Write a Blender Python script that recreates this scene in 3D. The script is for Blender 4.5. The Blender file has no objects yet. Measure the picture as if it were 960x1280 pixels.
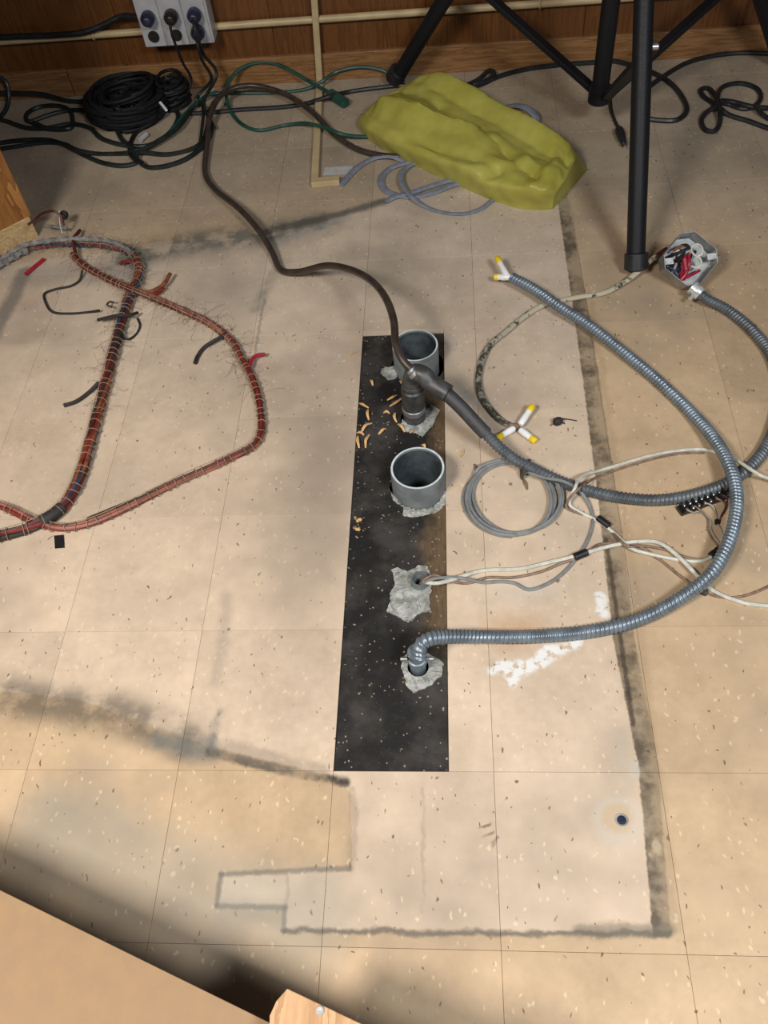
import bpy, bmesh, math, random
import numpy as np
from mathutils import Vector, Matrix
random.seed(7); rng = np.random.default_rng(7)
SC = bpy.context.scene
COL = SC.collection
# ------------------------------------------------------------------ camera, world, lights, exposure
F_PX, PITCH, ROLL, YAW = 1083.86, .939884, -.134257, .1412477
CAM = np.array([.183163, -.194613, 1.217245])
def _rot():
    a = math.pi/2 - PITCH
    Rx = np.array([[1,0,0],[0,math.cos(a),-math.sin(a)],[0,math.sin(a),math.cos(a)]])
    Rz = np.array([[math.cos(YAW),-math.sin(YAW),0],[math.sin(YAW),math.cos(YAW),0],[0,0,1]])
    Rr = np.array([[math.cos(ROLL),-math.sin(ROLL),0],[math.sin(ROLL),math.cos(ROLL),0],[0,0,1]])
    return Rz@Rx@Rr
ROT = _rot()
cd = bpy.data.cameras.new('camera'); co = bpy.data.objects.new('camera', cd); COL.objects.link(co)
m4 = Matrix.Identity(4)
for i in range(3):
    for j in range(3): m4[i][j] = ROT[i,j]
    m4[i][3] = CAM[i]
co.matrix_world = m4
cd.sensor_fit = 'VERTICAL'; cd.sensor_height = 24.0; cd.lens = 24.0*F_PX/1280.0; cd.clip_start = .01
SC.camera = co
SC.view_settings.view_transform = 'Standard'; SC.view_settings.look = 'None'
SC.view_settings.gamma = 1.0; SC.view_settings.use_curve_mapping = False
SC.view_settings.exposure = 0.0
w = bpy.data.worlds.new('world'); SC.world = w; w.use_nodes = True
w.node_tree.nodes['Background'].inputs[0].default_value = (.85,.92,1,1)
w.node_tree.nodes['Background'].inputs[1].default_value = .045
def area(name, loc, target, sx, sy, power, color, spread=180):
    d = bpy.data.lights.new(name,'AREA'); d.shape='RECTANGLE'; d.size=sx; d.size_y=sy; d.energy=power; d.color=color; d.spread=math.radians(spread)
    o = bpy.data.objects.new(name,d); COL.objects.link(o); o.location=loc
    o.rotation_euler = (Vector(target)-Vector(loc)).to_track_quat('-Z','Y').to_euler()
area('ceiling_lamp_warm', (-.95,-.75,2.2), (-.60,-.12,0), .55, .55, 40, (1,.93,.84), 130)
area('ceiling_lamp_cool', (1.25,-.80,2.2), (.75,-.05,0), .6, .45, 29, (.94,.97,1), 130)

# ------------------------------------------------------------------ geometry helpers
def at(px, py, z=0.0):
    """point of the photograph's view ray at height z"""
    d = ROT @ np.array([(px-480)/F_PX, -(py-640)/F_PX, -1.0])
    return CAM + d*((z-CAM[2])/d[2])
_loc = {}
def tag(o, label=None, cat=None, group=None, kind=None):
    if label: o['label']=label
    if cat: o['category']=cat
    if group: o['group']=group
    if kind: o['kind']=kind
    return o
def thing(name, label, cat, loc, group=None):
    o = bpy.data.objects.new(name, None); COL.objects.link(o)
    o.location = Vector(loc); o.empty_display_size=.02
    _loc[o.name] = np.array(loc, float)
    return tag(o, label, cat, group)
class MB:
    """collects shapes; build() links them as one mesh object (vertices given in world space)"""
    def __init__(s): s.v=[]; s.f=[]; s.n=0
    def add(s, v, f):
        v=np.asarray(v,float).reshape(-1,3); s.v.append(v)
        s.f += [tuple(int(i)+s.n for i in q) for q in f]; s.n += len(v); return s
    def build(s, name, mat, parent=None, smooth=True, bevel=0, **kw):
        V=np.concatenate(s.v)
        if parent is not None: L=_loc[parent.name]
        else: L=np.array([V[:,0].mean(), V[:,1].mean(), V[:,2].min()])
        me=bpy.data.meshes.new(name); me.from_pydata((V-L).tolist(), [], s.f); me.update()
        if mat: me.materials.append(mat)
        o=bpy.data.objects.new(name, me); COL.objects.link(o)
        if parent is not None: o.parent=parent
        else: o.location=Vector(L)
        _loc[o.name]=L
        if smooth:
            me.polygons.foreach_set('use_smooth',[True]*len(me.polygons))
            try: me.set_sharp_from_angle(angle=math.radians(40))
            except Exception: pass
        if bevel:
            b=o.modifiers.new('bevel','BEVEL'); b.width=bevel; b.segments=2; b.limit_method='ANGLE'
        return tag(o, **kw)
def catmull(pts, step=.006):
    P=np.asarray(pts,float)
    if len(P)==2: P=np.array([P[0],(P[0]+P[1])/2,P[1]])
    E=np.concatenate([[2*P[0]-P[1]],P,[2*P[-1]-P[-2]]])
    out=[]
    for i in range(1,len(E)-2):
        p0,p1,p2,p3=E[i-1:i+3]
        # centripetal parametrisation keeps tight bends clean
        k=[0.0]
        for a,b in ((p0,p1),(p1,p2),(p2,p3)): k.append(k[-1]+max(np.linalg.norm(b-a),1e-6)**.5)
        t=np.linspace(k[1],k[2],24,endpoint=False)[:,None]
        A1=(k[1]-t)/(k[1]-k[0])*p0+(t-k[0])/(k[1]-k[0])*p1
        A2=(k[2]-t)/(k[2]-k[1])*p1+(t-k[1])/(k[2]-k[1])*p2
        A3=(k[3]-t)/(k[3]-k[2])*p2+(t-k[2])/(k[3]-k[2])*p3
        B1=(k[2]-t)/(k[2]-k[0])*A1+(t-k[0])/(k[2]-k[0])*A2
        B2=(k[3]-t)/(k[3]-k[1])*A2+(t-k[1])/(k[3]-k[1])*A3
        out.append((k[2]-t)/(k[2]-k[1])*B1+(t-k[1])/(k[2]-k[1])*B2)
    out.append(P[-1:]); D=np.concatenate(out)
    return resample(D, step)
def resample(D, step):
    D=np.asarray(D,float)
    s=np.concatenate([[0],np.cumsum(np.linalg.norm(np.diff(D,axis=0),axis=1))])
    n=max(2,int(round(s[-1]/step))+1); q=np.linspace(0,s[-1],n)
    return np.stack([np.interp(q,s,D[:,i]) for i in range(3)],1)
def frames(D):
    T=np.gradient(D,axis=0); T/=np.maximum(np.linalg.norm(T,axis=1,keepdims=True),1e-12)
    up=np.array([0,0,1.0]) if abs(T[0][2])<.9 else np.array([1.0,0,0])
    N=np.zeros_like(D); n=up-T[0]*(up@T[0]); n/=np.linalg.norm(n); N[0]=n
    for i in range(1,len(D)):
        n=N[i-1]-T[i]*(N[i-1]@T[i]); l=np.linalg.norm(n); N[i]=n/l if l>1e-9 else N[i-1]
    return T,N,np.cross(T,N)
def tube(mb, D, r, sides=8, cap=True, rad=None, flat=1.0):
    """sweeps a ring along the dense path D; rad(s, theta) adds relief; flat squashes the height"""
    T,N,B=frames(D); n=len(D)
    th=np.linspace(0,2*math.pi,sides,endpoint=False)
    s=np.concatenate([[0],np.cumsum(np.linalg.norm(np.diff(D,axis=0),axis=1))])
    R=np.broadcast_to(np.asarray(r,float).reshape(-1,1) if np.ndim(r) else np.full((n,1),float(r)),(n,sides)).copy()
    if rad is not None: R=R+rad(s[:,None],th[None,:])
    V=D[:,None,:]+R[:,:,None]*(np.cos(th)[None,:,None]*N[:,None,:]*flat+np.sin(th)[None,:,None]*B[:,None,:])
    f=[]
    for i in range(n-1):
        a=i*sides
        for j in range(sides):
            k=(j+1)%sides; f.append((a+j,a+k,a+sides+k,a+sides+j))
    if cap: f.append(tuple(range(sides-1,-1,-1))); f.append(tuple((n-1)*sides+j for j in range(sides)))
    return mb.add(V.reshape(-1,3), f)
def lathe(mb, c, prof, sides=32, axis=(0,0,1), closed=False):
    """prof: (radius, height along axis)"""
    a=np.array(axis,float); a/=np.linalg.norm(a)
    u=np.cross(a,[0,1,0] if abs(a[1])<.9 else [1,0,0]); u/=np.linalg.norm(u); v=np.cross(a,u)
    th=np.linspace(0,2*math.pi,sides,endpoint=False); V=[];f=[]
    for r,h in prof: V.append(np.array(c)+a*h+r*(np.cos(th)[:,None]*u+np.sin(th)[:,None]*v))
    n=len(prof)
    for i in range(n-1 if not closed else n):
        i2=(i+1)%n
        for j in range(sides):
            k=(j+1)%sides; f.append((i*sides+j,i*sides+k,i2*sides+k,i2*sides+j))
    if not closed:
        f.append(tuple(range(sides-1,-1,-1))); f.append(tuple((n-1)*sides+j for j in range(sides)))
    return mb.add(np.concatenate(V), f)
def bar(mb, a, b, w, h, up=(0,0,1)):
    a=np.array(a,float); b=np.array(b,float); d=b-a; d/=np.linalg.norm(d); u=np.array(up,float)
    s=np.cross(d,u); s/=np.linalg.norm(s); u=np.cross(s,d)
    V=[p+x*s*w/2+y*u*h/2 for p in (a,b) for x,y in ((-1,-1),(1,-1),(1,1),(-1,1))]
    return mb.add(V,[(3,2,1,0),(4,5,6,7),(0,1,5,4),(1,2,6,5),(2,3,7,6),(3,0,4,7)])
def box(mb, lo, hi):
    x0,y0,z0=lo; x1,y1,z1=hi
    return mb.add([(x0,y0,z0),(x1,y0,z0),(x1,y1,z0),(x0,y1,z0),(x0,y0,z1),(x1,y0,z1),(x1,y1,z1),(x0,y1,z1)],
                  [(3,2,1,0),(4,5,6,7),(0,1,5,4),(1,2,6,5),(2,3,7,6),(3,0,4,7)])
def prism(mb, poly, z0, z1):
    """poly: counter-clockwise xy outline"""
    n=len(poly); V=[(x,y,z0) for x,y in poly]+[(x,y,z1) for x,y in poly]
    f=[tuple(range(n-1,-1,-1)),tuple(range(n,2*n))]+[(i,(i+1)%n,n+(i+1)%n,n+i) for i in range(n)]
    return mb.add(V,f)
def px_path(pts, r, z=None, step=.006):
    """photo polyline [(x,y) or (x,y,z)] -> smooth world path lying at z=r unless given"""
    return catmull([at(p[0],p[1],(p[2] if len(p)>2 else (r if z is None else z))) for p in pts], step)

# ------------------------------------------------------------------ node maths
class NT:
    def __init__(s, name):
        s.m=bpy.data.materials.new(name); s.m.use_nodes=True; s.t=s.m.node_tree
        s.b=s.t.nodes['Principled BSDF']
    def n(s, typ, **kw):
        x=s.t.nodes.new(typ)
        for k,v in kw.items(): setattr(x,k,v)
        return x
    def put(s, sock, v):
        if isinstance(v, bpy.types.NodeSocket): s.t.links.new(v, sock)
        else:
            try: sock.default_value=v
            except Exception: sock.default_value=tuple(v)+(1,) if len(v)==3 else v
    def math(s, op, a, b=0.0, c=0.0, clamp=False):
        x=s.n('ShaderNodeMath',operation=op,use_clamp=clamp)
        s.put(x.inputs[0],a); s.put(x.inputs[1],b); s.put(x.inputs[2],c); return x.outputs[0]
    def vm(s, op, a, b=None, scale=None):
        x=s.n('ShaderNodeVectorMath',operation=op); s.put(x.inputs[0],a)
        if b is not None: s.put(x.inputs[1],b)
        if scale is not None: s.put(x.inputs['Scale'],scale)
        return x.outputs['Value'] if op in('LENGTH','DOT_PRODUCT','DISTANCE') else x.outputs[0]
    def step(s, v, e0, e1, o0=0.0, o1=1.0):
        x=s.n('ShaderNodeMapRange',interpolation_type='SMOOTHSTEP')
        for i,q in enumerate((v,e0,e1,o0,o1)): s.put(x.inputs[i],q)
        return x.outputs[0]
    def mix(s, f, a, b, mode='MIX'):
        x=s.n('ShaderNodeMix',data_type='RGBA',blend_type=mode); s.put(x.inputs[0],f)
        for i,q in ((6,a),(7,b)):
            if not isinstance(q, bpy.types.NodeSocket): q=tuple(q)+(1,) if len(q)==3 else q
            s.put(x.inputs[i],q)
        return x.outputs[2]
    def noise(s, vec, scale, detail=3, rough=.55, out='Fac'):
        x=s.n('ShaderNodeTexNoise'); s.put(x.inputs['Vector'],vec); x.inputs['Scale'].default_value=scale
        x.inputs['Detail'].default_value=detail; x.inputs['Roughness'].default_value=rough; return x.outputs[out]
    def voro(s, vec, scale):
        x=s.n('ShaderNodeTexVoronoi'); s.put(x.inputs['Vector'],vec); x.inputs['Scale'].default_value=scale
        return x.outputs['Distance'], x.outputs['Color']
    def sep(s, v):
        x=s.n('ShaderNodeSeparateXYZ'); s.put(x.inputs[0],v); return x.outputs
    def comb(s, x_,y_,z_=0.0):
        x=s.n('ShaderNodeCombineXYZ')
        for i,q in enumerate((x_,y_,z_)): s.put(x.inputs[i],q)
        return x.outputs[0]
    def pos(s): return s.n('ShaderNodeNewGeometry').outputs['Position']
    def curve(s, v, pts, lo, hi, vlo=-1.0, vhi=3.0):
        """piecewise linear function through pts"""
        x=s.n('ShaderNodeFloatCurve'); c=x.mapping.curves[0]
        q=[((a-lo)/(hi-lo),(b-vlo)/(vhi-vlo)) for a,b in pts]
        while len(c.points)<len(q): c.points.new(.5,.5)
        for p,(a,b) in zip(c.points,q): p.location=(a,b); p.handle_type='VECTOR'
        x.mapping.update()
        t=s.math('DIVIDE',s.math('SUBTRACT',v,lo),hi-lo); s.put(x.inputs['Value'],t)
        return s.math('ADD',s.math('MULTIPLY',x.outputs[0],vhi-vlo),vlo)
    def seg(s, p, a, b):
        a=np.array(a+(0,)); b=np.array(b+(0,)); ba=b-a
        d=s.vm('SUBTRACT',p,tuple(a)); h=s.math('MULTIPLY',s.vm('DOT_PRODUCT',d,tuple(ba)),1/float(ba@ba),clamp=True)
        return s.vm('LENGTH',s.vm('SUBTRACT',d,s.vm('SCALE',tuple(ba),scale=h)))
    def line(s, p, pts):
        d=None
        for a,b in zip(pts,pts[1:]):
            q=s.seg(p,a,b); d=q if d is None else s.math('MINIMUM',d,q)
        return d
    def bump(s, h, strength=.3, dist=.001):
        x=s.n('ShaderNodeBump'); x.inputs['Strength'].default_value=strength; x.inputs['Distance'].default_value=dist
        s.put(x.inputs['Height'],h); s.t.links.new(x.outputs[0], s.b.inputs['Normal'])
    def out(s, color=None, rough=None, metal=None, spec=None):
        if color is not None:
            if not isinstance(color, bpy.types.NodeSocket) and len(color)==3: color=tuple(color)+(1,)
            s.put(s.b.inputs['Base Color'],color)
        if rough is not None: s.put(s.b.inputs['Roughness'],rough)
        if metal is not None: s.put(s.b.inputs['Metallic'],metal)
        if spec is not None: s.put(s.b.inputs['Specular IOR Level'],spec)
        return s.m
def plain(name, c, rough=.5, metal=0.0, var=.25, scale=60, bump=0.0, spec=.5):
    k=NT(name); p=k.pos(); n=k.noise(p,scale,3)
    f=k.step(n,.3,.7,1-var,1+var)
    col=k.vm('SCALE',tuple(c),scale=f)
    if bump: k.bump(k.noise(p,scale*4,3),bump,.0006)
    return k.out(col, k.step(n,.3,.7,max(0.02,rough-.06),rough+.06), metal, spec)

# ------------------------------------------------------------------ materials
class _Null:
    """swallows node calls while only the stain list is wanted"""
    outputs={'Random':None}
    def __getattr__(s, a): return lambda *q, **w: s if a=='n' else ((None,None) if a=='voro' else (None,None,None))
def floor_material(tx=(-9,9), ty=(-9,9), probe=False):
    """tile colour; only the stains that reach the tile's own rectangle go into its material"""
    used=[]
    def near(pts, m):
        a=np.array(pts); ok=a[:,0].min()-m<tx[1] and a[:,0].max()+m>tx[0] and a[:,1].min()-m<ty[1] and a[:,1].max()+m>ty[0]
        used.append(ok); return ok and not probe
    k=_Null() if probe else NT('vinyl_tile'); P=k.pos(); x,y,_=k.sep(P)
    P2=k.comb(x,y,0.0)
    wob=k.vm('SCALE',k.vm('SUBTRACT',k.noise(P2,22,4,.6,'Color'),(.5,.5,.5)),scale=.022)
    wob2=k.vm('SCALE',k.vm('SUBTRACT',k.noise(P2,90,3,.6,'Color'),(.5,.5,.5)),scale=.006)
    pw=k.vm('MULTIPLY',k.vm('ADD',P2,k.vm('ADD',wob,wob2)),(1,1,0))      # smeared edges
    pf=k.vm('MULTIPLY',k.vm('ADD',P2,wob2),(1,1,0))                      # crisp edges
    fx,fy,_=k.sep(pf)
    n1=k.noise(P2,3.2,4,.6); n2=k.noise(P2,14,4,.6); n3=k.noise(P2,70,3,.6)
    # clean floor where the old console stood
    right=k.curve(fy,[(-1,.43),(.03,.42),(.235,.431),(.435,.420),(.711,.427),(1.108,.430),(1.504,.429),(3,.43)],-1,3)
    low=k.curve(fx,[(-2,.45),(-.536,.352),(-.403,.338),(-.183,.262),(.012,.217),(.030,.19),(.036,.021),(1,.021)],-2,1)
    top=k.curve(fx,[(-2,1.36),(-.86,1.417),(-.433,1.475),(-.248,1.506),(.028,1.591),(.3,1.64),(1,1.66)],-2,1)
    inr=k.math('MULTIPLY',k.math('MULTIPLY',k.step(k.math('SUBTRACT',right,fx),-.001,.003),k.step(k.math('SUBTRACT',fy,low),-.002,.004)),
               k.step(k.math('SUBTRACT',top,fy),-.01,.02))
    def rect(x0,x1,y0,y1):
        a=k.math('MINIMUM',k.math('SUBTRACT',fx,x0),k.math('SUBTRACT',x1,fx)); b=k.math('MINIMUM',k.math('SUBTRACT',fy,y0),k.math('SUBTRACT',y1,fy))
        return k.step(k.math('MINIMUM',a,b),-.0015,.002)
    inr=k.math('MAXIMUM',inr,k.math('MAXIMUM',rect(-.052,.05,.020,.092),rect(-.143,-.045,.047,.086)))
    tan=(.50,.362,.228); pink=(.60,.472,.352)
    col=k.mix(k.step(k.math('ADD',y,k.math('MULTIPLY',n1,.5)),1.45,2.0,0,.75),tan,(.36,.305,.235))     # tan turns greyer and darker towards the wall
    col=k.mix(inr,col,k.mix(k.step(k.math('ADD',y,k.math('MULTIPLY',n1,.4)),.9,1.6,0,.6),pink,(.47,.40,.325)))
    oi=k.n('ShaderNodeObjectInfo').outputs['Random']
    v=k.math('ADD',k.step(oi,0,1,.95,1.05),k.math('MULTIPLY',k.math('SUBTRACT',k.math('ADD',n1,k.math('ADD',k.math('MULTIPLY',n2,.8),k.math('MULTIPLY',n3,.45))),1.12),.55))
    col=k.vm('SCALE',col,scale=v)
    col=k.mix(k.step(k.math('ADD',k.noise(k.vm('ADD',P2,(5,5,0)),2.3,4,.65),k.math('MULTIPLY',n3,.12)),.50,.78,0,.55),col,(.25,.21,.17))
    # marbling: pale chips and dark chips pressed into the tile
    mv=k.vm('MULTIPLY',k.vm('ADD',P2,k.vm('SCALE',k.vm('SUBTRACT',k.noise(P2,45,2,.5,'Color'),(.5,.5,.5)),scale=.02)),(1,.62,0))
    d,c=k.voro(mv,95); cr,cg,_=k.sep(c)
    pale=k.math('MULTIPLY',k.step(d,.25,.10),k.step(cr,.5,.54))
    col=k.mix(k.math('MULTIPLY',pale,.45),col,(.80,.64,.44))
    d2,c2=k.voro(k.vm('MULTIPLY',k.vm('ADD',mv,(3.3,1.7,0)),(1.35,1,0)),80); dr,dg,_=k.sep(c2)
    dark=k.math('MULTIPLY',k.step(d2,k.math('MULTIPLY_ADD',dg,.17,.07),.05),k.step(dr,.42,.44))
    col=k.mix(k.math('MULTIPLY',dark,.85),col,(.085,.05,.025))
    d3,c3=k.voro(k.vm('ADD',k.vm('MULTIPLY',mv,(1,1.5,0)),(7.3,2.7,0)),38); er,eg,_=k.sep(c3)
    dark2=k.math('MULTIPLY',k.step(d3,k.math('MULTIPLY_ADD',eg,.05,.045),.03),k.step(er,.55,.57))
    col=k.mix(k.math('MULTIPLY',dark2,.8),col,(.10,.06,.03))
    grey=(.060,.055,.047); blue=(.13,.14,.135)
    def smear(pts, w, soft, amount, c, crisp=False, breakup=.0):
        nonlocal col
        if not near(pts, w+soft+.014): return
        dd=k.line(pf if crisp else pw, pts)
        mk=k.step(dd,w,w+soft,1,0)
        if breakup: mk=k.math('MULTIPLY',mk,k.step(n2,.5-breakup,.56,.25,1))
        col=k.mix(k.math('MULTIPLY',mk,amount),col,c)
    def patch(cx,cy,rx,ry,soft,amount,c,ang=0.0):
        nonlocal col
        if not near([(cx-max(rx,ry),cy-max(rx,ry)),(cx+max(rx,ry),cy+max(rx,ry))],.014): return
        ca,sa=math.cos(ang),math.sin(ang)
        d_=k.vm('SUBTRACT',pw,(cx,cy,0)); u=k.math('DIVIDE',k.vm('DOT_PRODUCT',d_,(ca,sa,0)),rx); v_=k.math('DIVIDE',k.vm('DOT_PRODUCT',d_,(-sa,ca,0)),ry)
        q=k.vm('LENGTH',k.comb(u,v_,0.0)); col=k.mix(k.math('MULTIPLY',k.step(q,1-soft,1,1,0),amount),col,c)
    def pq(a,b): t=at(a,b); return (float(t[0]),float(t[1]))
    # broad grime, smears and a soft grey band
    patch(-.06,.66,.12,.42,.9,.5,(.27,.22,.18)); patch(-.45,.75,.25,.12,.9,.3,(.3,.25,.2)); patch(-.30,1.28,.14,.12,.9,.35,(.26,.23,.19))
    patch(.02,1.32,.20,.16,.9,.25,(.26,.22,.17))
    smear([pq(-10,865),pq(60,880),pq(150,893),pq(235,925)],.008,.045,.72,grey,breakup=.15)
    smear([pq(200,925),pq(262,942)],.0,.03,.7,blue)
    smear([pq(274,892),pq(268,915),pq(262,936)],.0,.014,.85,blue,False,.1)
    smear([pq(262,940),pq(330,957),pq(390,970),pq(432,977)],.003,.008,.85,grey,True,.1)
    smear([pq(285,935),pq(340,950),pq(400,966)],.006,.012,.45,(.2,.16,.13),False,.2)
    smear([pq(385,970),pq(410,974),pq(432,977)],.0,.009,.9,(.05,.04,.035),False,.1)
    smear([pq(440,985),pq(442,1040),pq(438,1085)],.001,.008,.35,(.2,.15,.1))
    smear([pq(150,325),pq(230,305),pq(330,292),pq(400,280)],.012,.060,.80,(.085,.09,.082),False,.1)
    smear([pq(330,290),pq(430,266),pq(480,252)],.004,.018,.8,(.075,.075,.068))
    smear([pq(345,305),pq(380,290),pq(435,272)],.0,.02,.4,(.3,.32,.3))
    smear([pq(350,330),pq(330,365),pq(320,385)],.002,.02,.6,(.16,.16,.14),False,.15)
    smear([pq(330,375),pq(322,420),pq(318,460)],.0,.006,.5,(.15,.14,.12))
    smear([pq(40,345),pq(90,340),pq(150,345)],.01,.05,.45,(.2,.2,.19))
    smear([pq(-10,420),pq(12,380),pq(30,340)],.008,.02,.7,(.12,.12,.11))
    smear([pq(283,745),pq(277,800),pq(272,850)],.0,.020,.34,(.2,.18,.16),False,.2)
    smear([pq(60,1030),pq(170,1075),pq(300,1120),pq(380,1150)],.02,.075,.40,(.25,.25,.22))  # soft grey band across the tiles near the raised panel
    # dark outline of the old console
    if near([(.43,.0),(.46,1.7)],.02):
        band=k.math('SUBTRACT',fx,right)
        wide=k.curve(y,[(-1,.022),(.02,.023),(.15,.025),(.3,.030),(.55,.034),(.7,.033),(1.1,.032),(1.5,.026),(3,.02)],-1,3,0,.1)
        mk=k.math('MULTIPLY',k.step(band,-.002,.001),k.step(k.math('SUBTRACT',band,wide),-.003,.001,1,0))
        mk=k.math('MULTIPLY',mk,k.math('MULTIPLY',k.step(y,.018,.022),k.step(y,1.6,1.66,1,0)))
        bl=k.math('MULTIPLY',mk,k.step(k.math('ADD',k.math('ADD',n2,k.math('MULTIPLY',n3,.5)),k.math('MULTIPLY',band,9)),.66,1.0,1,.5))
        col=k.mix(k.math('MULTIPLY',bl,.86),col,k.mix(k.step(n2,.4,.6),(.060,.052,.040),(.135,.120,.092)))
    smear([(.430,.62),(.431,.3)],.0015,.004,.75,(.05,.035,.025),True)
    patch(.437,.13,.008,.012,.5,.8,(.45,.36,.24))
    patch(.412,.25,.022,.07,.8,.5,(.42,.36,.29)); patch(.428,.235,.008,.02,.6,.6,(.42,.42,.38))
    smear([(-.05,.019),(.1,.020),(.25,.0195),(.437,.024)],.0005,.006,.75,(.09,.085,.075))
    smear([(.33,.024),(.437,.028)],.003,.011,.6,(.12,.105,.08))
    for s_ in ([(-.144,.047),(-.144,.087)],[(-.144,.086),(-.06,.091),(.03,.096)],[(-.144,.046),(-.052,.046)],[(-.052,.046),(-.051,.020)]):
        smear(s_,.0008,.005,.62,(.12,.115,.105),True)
    smear([(-.13,.042),(-.06,.038)],.004,.02,.35,(.2,.2,.18))
    smear([(-.052,.048),(-.054,.088)],.0005,.004,.3,(.2,.17,.13))
    smear([pq(529,985),pq(529,1060),pq(528,1140)],.0006,.004,.33,(.22,.17,.12),False,.1)
    smear([(.449,.03),(.463,.5),(.468,1.2)],.0,.012,.25,(.25,.17,.09))
    for q_ in ([pq(599,1036),pq(613,1031)],[pq(604,1046),pq(617,1042)],[pq(615,1056),pq(623,1048)],[pq(617,1062),pq(620,1054)]): smear(q_,.0,.0035,.8,(.09,.055,.03),False,.05)
    # rust and spilt filler beside the flexible conduit
    patch(*pq(640,790),.085,.05,.9,.40,(.46,.23,.09),.15)
    patch(*pq(655,740),.10,.035,.9,.4,(.55,.48,.42))
    white=(.72,.72,.71)
    wn=k.step(n3,.38,.5)
    for (a,b,c_,d_,wd) in ((618,838,660,832,.006),(640,845,690,815,.008),(680,818,722,803,.004),(655,830,640,855,.003),(752,745,752,765,.006)):
        if not near([pq(a,b),pq(c_,d_)],wd+.022): continue
        dd=k.seg(pw,pq(a,b),pq(c_,d_)); col=k.mix(k.math('MULTIPLY',k.math('MULTIPLY',k.step(dd,wd,wd+.008,1,0),wn),.95),col,white)
    # pale ring about the anchor hole
    cx,cy=pq(776,1026)
    patch(cx-.004,cy,.042,.044,.5,.5,(.50,.46,.40)); patch(cx-.004,cy+.003,.027,.026,.5,.65,(.50,.36,.21))
    # bluish shadow of the upper pipe and coupling, painted onto the tiles
    patch(*pq(575,500),.05,.05,.9,.35,(.33,.33,.33)); patch(*pq(560,430),.035,.05,.9,.3,(.36,.35,.34))
    rough=k.step(n2,.3,.7,.42,.60)
    k.bump(k.math('ADD',k.math('MULTIPLY',n3,.6),k.math('MULTIPLY',dark,-.6)),.10,.0006)
    if probe: return tuple(used)
    return k.out(col,rough,0,.35)
_tile_mats={}
def tile_material(x0,y0,x1,y1):
    key=floor_material((x0,x1),(y0,y1),True)
    if key not in _tile_mats: _tile_mats[key]=floor_material((x0,x1),(y0,y1))
    return _tile_mats[key]
def mastic_material():
    k=NT('black_mastic'); P=k.pos(); x,y,_=k.sep(P)
    n=k.noise(P,9,5,.65); n2=k.noise(P,120,3,.6)
    base=k.mix(k.step(n,.42,.7),(.017,.016,.0155),(.055,.050,.047))
    g=k.vm('MULTIPLY',P,(60,14,1)); wood=k.mix(k.noise(g,3,4,.6),(.045,.030,.018),(.22,.145,.08))
    edge=k.math('ADD',k.math('SUBTRACT',x,.118),k.math('MULTIPLY',k.math('SUBTRACT',n,.5),.11))
    wm=k.math('MULTIPLY',k.step(edge,0,.035),k.math('MULTIPLY',k.step(y,.36,.5),k.step(y,.95,1.0,1,.15)))
    col=k.mix(k.math('MULTIPLY',wm,.9),base,wood)
    d,c=k.voro(k.vm('MULTIPLY',P,(1,1,0)),430); r_,g_,_=k.sep(c)
    sp=k.math('MULTIPLY',k.step(d,k.math('MULTIPLY',g_,.3),.02),k.step(r_,.84,.86))
    col=k.mix(k.math('MULTIPLY',sp,.8),col,(.36,.28,.19))
    k.bump(k.math('ADD',n,n2),.5,.0012)
    return k.out(col,k.step(n,.3,.7,.55,.75),0,.2)
def wood_material(name, a, b, axis='x', ring=8.0, rough=.5, knots=False, stretch=14):
    k=NT(name); P=k.pos()
    sc={'x':(1,stretch,stretch),'y':(stretch,1,stretch),'z':(stretch,stretch,1)}[axis]
    v=k.vm('MULTIPLY',P,sc); n=k.noise(v,ring*.35,5,.6); n2=k.noise(v,ring*2.2,4,.65)
    s=k.math('FRACT',k.math('MULTIPLY',n,7.0)); g=k.math('ADD',k.math('MULTIPLY',s,.45),k.math('MULTIPLY',n2,.75))
    col=k.mix(k.step(g,.25,.95),a,b)
    if knots:
        d,_=k.voro(k.vm('MULTIPLY',P,(6,6,3.2)),1.6)
        col=k.mix(k.step(k.math('ADD',d,k.math('MULTIPLY',k.math('SUBTRACT',k.noise(P,30,3),.5),.5)),.12,.42,.8,0),col,(.06,.02,.006))
    k.bump(g,.25,.0006); return k.out(col,rough,0,.4)
def grout_material():
    k=NT('grout'); P=k.pos(); n=k.noise(P,60,5,.7); n2=k.noise(P,16,3)
    col=k.mix(k.step(n,.35,.68),(.20,.205,.19),(.52,.52,.50)); col=k.mix(k.step(n2,.4,.62,.0,.6),col,(.22,.235,.205))
    k.bump(n,.9,.003); return k.out(col,.9,0,.2)
def bag_material():
    k=NT('lime_vinyl'); P=k.pos(); n=k.noise(P,7,4,.6); n2=k.noise(P,90,4,.6); n3=k.noise(P,26,3,.6)
    col=k.mix(k.step(n,.35,.7),(.35,.32,.055),(.45,.43,.10))
    col=k.mix(k.step(n,.56,.68,0,.4),col,(.26,.18,.028))
    k.bump(k.math('ADD',n2,k.math('MULTIPLY',n3,1.5)),.35,.0014); return k.out(col,k.step(n3,.3,.7,.28,.42),0,.5)
def cloth_cable_material():
    k=NT('cloth_cable'); P=k.pos(); n=k.noise(P,55,4,.6); y=k.sep(P)[1]
    thr=k.step(y,.95,1.22,.47,.57)     # braid worn dark towards its floor end
    f=k.step(k.math('SUBTRACT',n,thr),-.06,.05)
    return k.out(k.mix(f,k.mix(k.step(y,1.0,1.2),(.24,.235,.195),(.46,.41,.31)),(.05,.045,.035)),.75,0,.2)
M={}
M['mastic']=mastic_material(); M['grout']=grout_material(); M['bag']=bag_material(); M['cloth_cable']=cloth_cable_material()
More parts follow.
